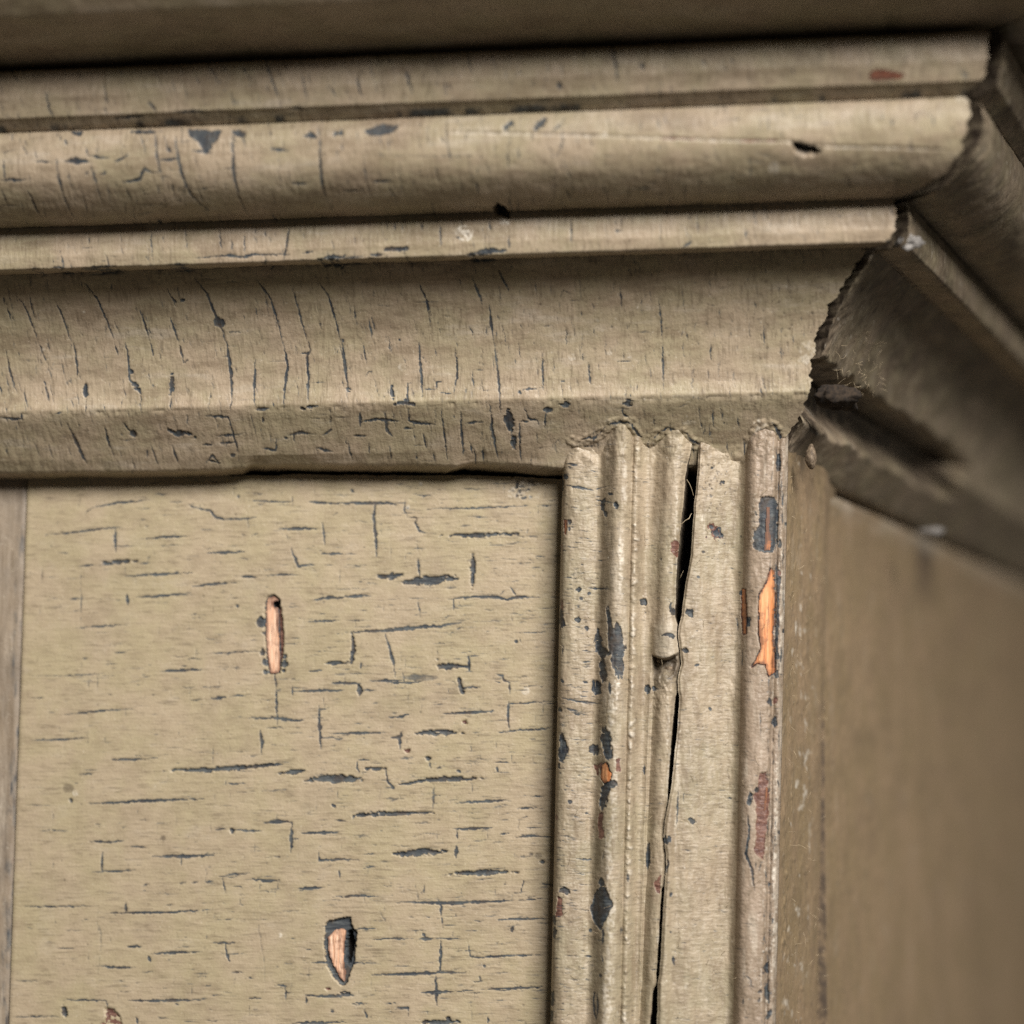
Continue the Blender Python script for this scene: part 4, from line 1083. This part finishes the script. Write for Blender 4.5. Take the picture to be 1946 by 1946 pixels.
for pts, w_, a in parse("1628,1050 1640,1200 1638,1400 1630,1560 1635,1680:20;1440,1400 1435,1470:24;1360,1400 1370,1500:14:.5", ZG[0], ZG[1], KG):
    WM.stroke(pts, w_, a, 'dark', 0.2, 1.0)
mpoly(ZG, "1470,600 1512,592 1505,660 1520,700 1500,780 1515,870 1465,890 1462,720", KG, {'pale': .28}, 2.5)
WM.c['chip'] *= 1 - 0.9 * WM.poly_mask(WM.place(zpoly(ZG, "1476,640 1508,655 1510,775 1480,800", KG)), 3)
# the burnt spot and its specks
for _ in range(70):
    a_, r_ = 6.28 * rng.random(), 42 * rng.random()
    px, py_ = ZG[0] + KG * (1222 + r_ * math.cos(a_)), ZG[1] + KG * (838 + 1.2 * r_ * math.sin(a_))
    WM.stroke([(px, py_), (px + 1, py_ + 1)], 1.5 + 2.5 * rng.random(), 0.9, ('maroon', 'dark')[int(rng.random() < .5)], 0.3)
for pts, w_, a in parse("1180,780 1195,800:34;1215,820 1235,850:44;1150,860 1160,865:18", ZG[0], ZG[1], KG):
    WM.stroke(pts, w_, 1, 'maroon', 0.3, 1.5); WM.stroke(pts, w_ * .6, 1, 'dark', 0.3, 1.5)
# fly specks and pits
for _ in range(1300):
    m = 1062 + 428 * rng.random(); py_ = 800 + 1160 * rng.random()
    r = 0.6 + 1.0 * rng.random() ** 3
    WM.stroke([(m - LEAN * (py_ - 1100), py_), (m - LEAN * (py_ - 1100) + r, py_)], 2 * r, 0.3 + 0.6 * rng.random(), ('dirt_shade', 'dark', 'pale')[int(rng.choice(3, p=[.66, .16, .18]))], 0.3, 0.2)
for _ in range(90):
    px, py_ = 1345 + rng.normal() * 25, 880 + abs(rng.normal()) * 50
    r = 0.8 + 1.4 * rng.random() ** 2
    WM.stroke([(px, py_), (px + r, py_)], 2 * r, 0.7, 'dirt_shade', 0.3, 0.2)
# fine checks across the strips
for _ in range(2600):
    m = 1058 + 430 * rng.random(); py_ = 800 + 1160 * rng.random()
    ln = 4 + 22 * rng.random() ** 2
    if 1190 < m < 1214 and rng.random() < .6:
        continue
    px = m - LEAN * (py_ - 1100)
    WM.stroke([(px, py_), (px + ln, py_ + 0.06 * ln + rng.normal() * .5)], 1.5, 0.18 + 0.5 * rng.random() ** 2, 'dark', 0.4, 0.5)
for _ in range(280):
    m = 1064 + 60 * rng.random() ** 1.5; py_ = 830 + 1120 * rng.random()
    ln = 8 + 22 * rng.random()
    px = m - LEAN * (py_ - 1100)
    WM.stroke([(px, py_), (px + ln, py_ + 0.08 * ln)], 1.6, 0.45 + 0.5 * rng.random(), 'dark', 0.5, 0.8)
for _ in range(300):
    m = 1060 + 430 * rng.random(); py_ = 800 + 1160 * rng.random()
    ln = 6 + 50 * rng.random() ** 2
    px = m - LEAN * (py_ - 1100)
    WM.stroke([(px, py_), (px - LEAN * ln + rng.normal(), py_ + ln)], 1.2, 0.15 + 0.3 * rng.random() ** 2, 'dirt_shade', 0.4, 0.6)

# weathered grain along the outer arris, pale streaks down ridge and fillet: wear plus painted-in gloss
for _ in range(420):
    m = 1463 + 22 * rng.random(); py_ = 830 + 1130 * rng.random()
    ln = 6 + 46 * rng.random() ** 2
    px = m - LEAN * (py_ - 1100)
    WM.stroke([(px, py_), (px - LEAN * ln + .6 * rng.normal(), py_ + ln)], 1.2 + 1.2 * rng.random(), 0.35 + 0.55 * rng.random(), ('dirt_shade', 'dark', 'pale')[int(rng.choice(3, p=[.5, .25, .25]))], 0.4, 0.8)
for _ in range(160):
    m = rng.choice([1186, 1172, 1270, 1330, 1445]) + 7 * rng.normal(); py_ = 830 + 1130 * rng.random()
    ln = 6 + 40 * rng.random() ** 2
    px = m - LEAN * (py_ - 1100)
    WM.stroke([(px, py_), (px - LEAN * ln, py_ + ln)], 1.5 + 3 * rng.random() ** 2, 0.12 + 0.3 * rng.random(), 'pale', 0.4, 1.0)
for y0_, y1_, m_, w_, a_ in ((1300, 1420, 1166, 12, .35), (1430, 1560, 1176, 9, .35), (1560, 1700, 1168, 14, .4), (1690, 1800, 1176, 12, .45), (1790, 1946, 1170, 15, .4), (1010, 1130, 1180, 9, .5), (860, 960, 1183, 7, .4), (900, 1180, 1283, 4, .5), (1330, 1520, 1276, 4, .4), (1050, 1300, 1487, 4, .5), (1400, 1900, 1486, 5, .6), (1330, 1640, 1294, 3, .4)):  # ridge underlayer, and a painted edge highlight down the outer arris
    for q in range(3):
        yy = np.linspace(y0_ + 12 * rng.normal(), y1_ + 12 * rng.normal(), 9)
        mm = m_ + 2.2 * rng.normal(size=9)
        WM.stroke(list(zip(mm - LEAN * (yy - 1100), yy)), w_ * (0.4 + 0.5 * rng.random()), a_, 'pale', 0.3, 2.0)
for _ in range(26):
    m = rng.choice([1064, 1066, 1476, 1480]) + 1.5 * rng.normal(); py_ = 860 + 1090 * rng.random()
    ln = 14 + 30 * rng.random() ** 2
    yy = np.linspace(py_, py_ + ln, 4)
    WM.stroke(list(zip(m - LEAN * (yy - 1100) + 1.5 * rng.normal(size=4), yy)), 6.6 + 2.5 * rng.random(), 0.75 + .25 * rng.random(), ('dark', 'maroon')[int(rng.random() < .3)], 0.5, 2.0)
WM.finish(2.8, 9)
up = thing('corner_moulding', 'upright reeded corner moulding split from top to bottom with orange bare wood', 'moulding', at(1270, 2600, 40))
PARTS = [('edge_fillet', 1056, 1131), ('ridge', 1131, 1198), ('bead', 1198, 1217), ('split_reed', 1217, None), ('flat_strip', None, 1411), ('corner_fillet', 1411, 1492)]
py = np.concatenate([np.linspace(786, 1970, 790), [2080, 2300, 3600]])
FIL = {}
for nm, a, b in PARTS:
    lo = np.full(len(py), a) if a else to_m(split_r(py), py)
    hi = np.full(len(py), b) if b else to_m(split_l(py), py)
    nc = max(10, int((hi - lo).max() / 1.45))
    t = np.linspace(0, 1, nc)
    if nm == 'edge_fillet':
        t = np.concatenate([np.linspace(0, 0.12, 16, endpoint=False), np.linspace(0.12, 1, nc)])
    if nm == 'corner_fillet':
        t = np.concatenate([np.linspace(0, 0.06, 12, endpoint=False), np.linspace(0.06, 1, nc)])
    m = lo[:, None] + (hi - lo)[:, None] * t[None, :]
    PYg = np.repeat(py[:, None], len(t), 1)
    if nm == 'split_reed':                                  # the reed keeps its shape as the split eats into it
        ms = 1217 + (1292 - 1217) * t[None, :] ** 0.9 * np.ones_like(m)
        rel = section(0.5 * m + 0.5 * ms)
        rel = rel - 5 * smooth(0.9, 1.0, t)[None, :]
    else:
        rel = section(m)
        if nm == 'flat_strip':
            rel = rel - 6 * smooth(0.05, 0.0, t)[None, :]
    B = at(m - LEAN * (PYg - 1100), PYg, np.full_like(m, 95.0))
    X, Z = B[..., 0], B[..., 2]
    w = wear_of(WM, X, Z)
    disp = 2.2 * fbm(m / 60, PYg / 150, 170) + 2.4 * fbm(m / 16, PYg / 46, 173) + 0.75 * fbm(m / 9, PYg / 8, 176) + 0.35 * fbm(m / 14, PYg / 2.6, 179)
    disp = disp + 2.0 * np.exp(-((m - 1142) / 8) ** 2) * fbm(PYg / 30, m * 0, 182)
    disp = disp + 4.0 * smooth(905, 850, PYg) * fbm(m / 13, PYg / 17, 183) - 2.2 * smooth(850, 815, PYg) * np.maximum(0, fbm(m / 8, PYg / 22, 184) + .2)
    if nm == 'bead':
        q = np.sin(np.pi * t)[None, :]
        bump = np.clip(fbm(m / 9, PYg / 9, 185, 4) * 2.2 + 0.8 * fbm(m * 0, PYg / 60, 186), -0.6, 1.2) * q
        disp = disp + 2.6 * bump
        w['pale'] = np.maximum(w['pale'], 0.6 * np.clip(bump * 1.4 - 0.45, 0, 1))
    if nm == 'split_reed':                                  # the tongue that has snapped off, and the torn bed under it
        tt_ = t[None, :]
        edge_y = 1243 + 9 * np.cos((tt_ - 0.62) * 5.0) + 2 * fbm(m / 6, PYg * 0, 188)
        brk = smooth(edge_y - 2, edge_y + 3, PYg) * smooth(0.30, 0.42, tt_)
        disp = disp + 5 * smooth(1165, 1200, PYg) * (1 - brk) * smooth(0.25, 0.45, tt_) * smooth(1262, 1250, PYg)
        deep = smooth(1420, 1290, PYg)
        disp = disp - brk * (9 + 19 * smooth(1290, 1262, PYg) * smooth(0.98, 0.8, tt_) + 4 * fbm(m / 7, PYg / 9, 190) * deep)
        w['dirt_shade'] = np.maximum(w['dirt_shade'], brk * smooth(1325, 1275, PYg) * 0.8)
        w['pale'] = np.maximum(w['pale'], 0.18 * smooth(1165, 1200, PYg) * smooth(0.3, 0.5, tt_) * (1 - brk) * smooth(1262, 1250, PYg))
    disp = disp + 2.0 * w['lift'] - (1.0 * w['dark'] + 2.6 * w['sink'] + 0.5 * w['maroon'] - 0.7 * w['pale'] + 0.5 * w['dirt_shade'])
    w['dirt_shade'] = np.clip(w['dirt_shade'] + 0.25 * np.maximum(0, fbm(m / 22, PYg / 70, 193)) + 0.3 * smooth(1470, 1476, m) * smooth(1492, 1482, m) * (0.5 + fbm(m / 4, PYg / 9, 195)), 0, 1)
    w['pale'] = np.clip(np.maximum(w['pale'], 0.35 * smooth(1483, 1487, m) * np.clip(0.5 + fbm(m / 5, PYg / 22, 197), 0, 1)), 0, 1)  # edge highlight of the outer arris painted in as a pale line
    P = np.stack([X, -(rel + disp), Z], -1)
    def skirt3(Bd):
        Q = Bd.copy(); Q[:, 1] = 36.0
        return Q
    FIL[nm] = grid_obj(nm, P, MAT_FILLET if nm == 'corner_fillet' else MAT_MOULD, up, wear=w, skirt=skirt3)

def mould_surf(X, Z):
    px, py_ = project(np.stack([X, np.full_like(X, -95.0), Z], -1))
    return section(to_m(px, py_))
cf = FIL['corner_fillet']
wood_patch('bare_wood', CHIP_B, WM, mould_surf, -1.3, MAT_WOOD, cf, rag=2.2, label='long bright orange patch of bare wood', amp=.7)
wood_patch('bare_wood', CHIP_C, WM, mould_surf, -1.0, MAT_WOOD, cf, rag=1.0, label='thin orange sliver of bare wood on the left edge of the fillet', amp=.6)
wood_patch('bare_wood', zpoly(ZG, "1560,650 1590,655 1592,720 1580,800 1600,870 1592,952 1548,955 1555,800", KG), WM, mould_surf, -1.4, MAT_WOOD_DARK, cf, rag=1.6, label='brownish orange streak of wood in the dark upper chip', amp=.6)
wood_patch('bare_wood', zpoly(ZE, "1352,590 1364,600 1362,660 1352,740 1340,730 1345,650", KZ), WM, mould_surf, -1.5, MAT_WOOD_DARK, cf, rag=1.0, label='narrow orange streak in the maroon chip', amp=.5)
wood_patch('bare_wood', CHIP_E, WM, mould_surf, -1.4, MAT_WOOD, FIL['ridge'], rag=1.8, label='small orange spot of wood in a dark chip on the ridge', amp=.7)
wood_patch('bare_wood', CHIP_F, WM, mould_surf, -0.2, MAT_WOOD_DARK, FIL['edge_fillet'], rag=.8, label='sliver of orange wood on the left arris', amp=.4)
fil = [c for c in front.children if c.name.startswith('fillet')][0]
zz_f = [r for r in ROWS if r[0] == 'fillet'][0][1]
def fillet_surf(X, Z):
    o_ = np.argsort(zz_f[:, 1])
    return np.interp(Z - RISE * (X - X_MID), zz_f[o_, 1], -zz_f[o_, 0])
wood_patch('bare_wood', zpoly(Z3, "1055,402 1130,386 1190,396 1270,420 1240,448 1100,458 1060,454"), WC, fillet_surf, 1.2, MAT_WOOD_RED, fil, fibre=(26, 2.2), rag=1.2, label='reddish brown patch of bare wood near the mitre', amp=.5)

# ------------------------------------------------------------------ the return wall: corner post and side panel
py = np.concatenate([np.linspace(800, 1980, 420), [2200, 3600]])
St = at(1491.5 - LEAN * (py - 1100), py, np.full(len(py), 82.0))
s = np.concatenate([np.linspace(0, 120, 50, endpoint=False), np.linspace(120, 540, 50)])
Sg, PYg = np.meshgrid(s, py)
rel = -6 * smooth(0, 16, Sg) - 20 * smooth(330, 530, Sg) + 1.6 * fbm(Sg / 50, PYg / 60, 200) + 0.7 * fbm(Sg / 24, PYg / 14, 203)
rel = rel + 3 * np.clip(fbm(Sg / 30, PYg / 26, 206) * 2 - 0.8, 0, 1)
P = St[:, None, :] + DS * Sg[..., None] + NS * rel[..., None]
z0 = {k: np.zeros_like(Sg) for k in CH}
fl = smooth(60, 130, Sg) * smooth(330, 250, Sg)
z0['pale'] = 0.75 * fl * np.clip(fbm(Sg / 40, PYg / 22, 209) * 3.0 - 1.15, 0, 1) + 0.2 * np.clip(fbm(Sg / 8, PYg / 6, 212) * 2 - .9, 0, 1)
z0['dirt_shade'] = np.clip(0.55 * smooth(990, 830, PYg) * (0.4 + fbm(Sg / 30, PYg / 14, 215)) + 0.35 * np.maximum(0, fbm(Sg / 26, PYg / 40, 217)), 0, 1)
z0['dark'] = np.clip(fbm(Sg / 12, PYg / 40, 219) * 3 - 2.1, 0, 1) * 0.5
post = grid_obj('corner_post', P, MAT_SIDE, org=St[-1], wear=z0, skirt=lambda B: B - NS * 60)
tag(post, 'grimy corner post with white flecks just right of the upright moulding', 'post')

s = np.concatenate([np.linspace(0, 500, 60, endpoint=False), np.linspace(500, 6400, 90)])
z_top = float(ROWS[-1][1][-2][1]) + RISE * (XC - X_MID) - 10
z = np.concatenate([np.linspace(z_top, -760, 320), [-1200, -2700]])
Sg, Zg = np.meshgrid(s, z)
p_side = 62.0
rel = 1.5 * fbm(Sg / 200, Zg / 120, 220) + 1.2 * fbm(Sg / 40, Zg / 24, 223) - 8 * smooth(12, 0, z_top - Zg)
P = np.array([XC, 0, 0]) + DS * (Sg + 340)[..., None] + NS * (p_side + rel)[..., None]
P[..., 2] += Zg
z0 = {k: np.zeros_like(Sg) for k in CH}
z0['dirt_shade'] = np.clip(0.35 * np.maximum(0, fbm(Sg / 160, Zg / 70, 226)) + 0.9 * smooth(1000, 1120, Sg) * smooth(1330, 1200, Sg) * smooth(z_top - 190, z_top - 60, Zg), 0, 1)
z0['pale'] = 0.35 * smooth(z_top - 60, z_top - 12, Zg) * np.clip(0.5 + fbm(Sg / 90, Zg / 20, 229), 0, 1)
side = grid_obj('side_panel', P, MAT_SIDE, org=np.array([XC, 0, -1500]) + DS * 1200, wear=z0, skirt=lambda B: B - NS * 50)
tag(side, 'plain brownish side panel out of focus, receding at the right', 'panel')

# ------------------------------------------------------------------ small things: grime, crumbs, webs
def side_pt(s, p, z):
    return np.array([XC, 0, 0]) + DS * s + NS * p + np.array([0, 0, z])

def ray_at_y(px, py, y):
    return at(px, py, -y)

grime = lump('grime_clump', ray_at_y(1590, 752, -95), (40, 46, 22), MAT_GRIME, None, 3, 0.42, 2.0, 4)
tag(grime, 'dark brown clump of grime lodged in the foot of the mitre joint', 'grime')
drip = lump('paint_drip', ray_at_y(1541, 868, -60), (9, 14, 22), MAT_CRUMB, None, 5, 0.25, 1.2, 3)
tag(drip, 'brown drop of old paint hanging below the mitre joint', 'paint drop')
f = lump('filler_dab', ray_at_y(1726, 462, -318), (20, 10, 15), MAT_FILL, None, 23, 0.6, 2.2, 4)
tag(f, 'grey dab of filler on the bead at the mitre', 'filler')
f = lump('filler_dab', ray_at_y(1768, 1010, 880), (24, 14, 9), MAT_FILL, None, 31, 0.5, 1.6, 3)
tag(f, 'blurred bluish white dab on the top edge of the side panel', 'filler')
for i, (gx, gy, r) in enumerate(((945, 1640, (5, 5, 7)), (985, 1620, (4, 4, 5)), (830, 1700, (4, 4, 4)), (900, 1760, (7, 5, 5)))):
    c = ray_at_y(ZG[0] + KG * gx, ZG[1] + KG * gy, -(92 if i < 2 else 84))
    cr = lump('paint_crumb', c, r, MAT_CRUMB, FIL['split_reed'], 40 + i, 0.4, 2.0, 3)
# curled-up end of paint where the upright moulding meets the band
for i, (gx, gy, r, y) in enumerate(((1072, 290, (5, 5, 6), -70), )):
    lump('paint_crumb', ray_at_y(ZG[0] + KG * gx, ZG[1] + KG * gy, y), r, MAT_CRUMB, up, 60 + i, 0.4, 1.8, 3)
# web strands across the split
for i, (pts, r) in enumerate((("1020,470 1040,500 1056,540 1066,580", .55), ("985,772 1010,748 1035,735 1052,700", .6))):
    q = zpoly(ZG, pts, KG)
    t = np.linspace(0, len(q) - 1, 14)
    xs, ys = np.interp(t, range(len(q)), [a for a, _ in q]), np.interp(t, range(len(q)), [b for _, b in q])
    V, fc = tube_data(at(xs, ys, np.linspace(104, 92, 14)), r)
    o = mesh_obj('web_strand', V, fc, MAT_FIBRE)
    tag(o, ('fine curved web strand high in the dark split', 'fine web strand crossing the dark split lower down')[i], 'web', 'web strands in the split')
# dust fibres caught on the paint near the corner
Va, Fa, nv = [], [], 0
for i in range(260):
    k = rng.random()
    if k < .35:
        px, py_ = 1500 + 70 * rng.random(), 900 + 1030 * rng.random(); s_ = (px - 1490) / .215
        base = side_pt(s_ + 0, 0, 0); 
        q0 = ray_at_y(px, py_, -84 + 0.978 * s_ - 6)
    elif k < .7:
        m = 1070 + 400 * rng.random(); py_ = 830 + 1110 * rng.random(); px = m - LEAN * (py_ - 1100)
        q0 = ray_at_y(px, py_, -(section(m) + 2.5))
    else:
        px, py_ = 1590 + 90 * rng.random(), 590 + 160 * rng.random()
        q0 = ray_at_y(px, py_, -150 + (px - 1560) * 2.4)
    a_ = 6.28 * rng.random(); L_ = 7 + 14 * rng.random()
    t = np.linspace(-.5, .5, 5)
    bend = rng.normal() * 5
    pts = q0 + np.stack([t * L_ * math.cos(a_) + bend * (t * t - .1) * -math.sin(a_), -1.5 * (0.25 - t * t) * 4, t * L_ * math.sin(a_) + bend * (t * t - .1) * math.cos(a_)], 1)
    V, fc = tube_data(pts, 0.32, 3)
    Va.append(V); Fa += [[j + nv for j in f_] for f_ in fc]; nv += len(V)
fib = mesh_obj('dust_fibres', np.vstack(Va), Fa, MAT_FIBRE)
tag(fib, 'fine pale dust fibres clinging to the paint round the corner', 'dust')
fib['kind'] = 'stuff'
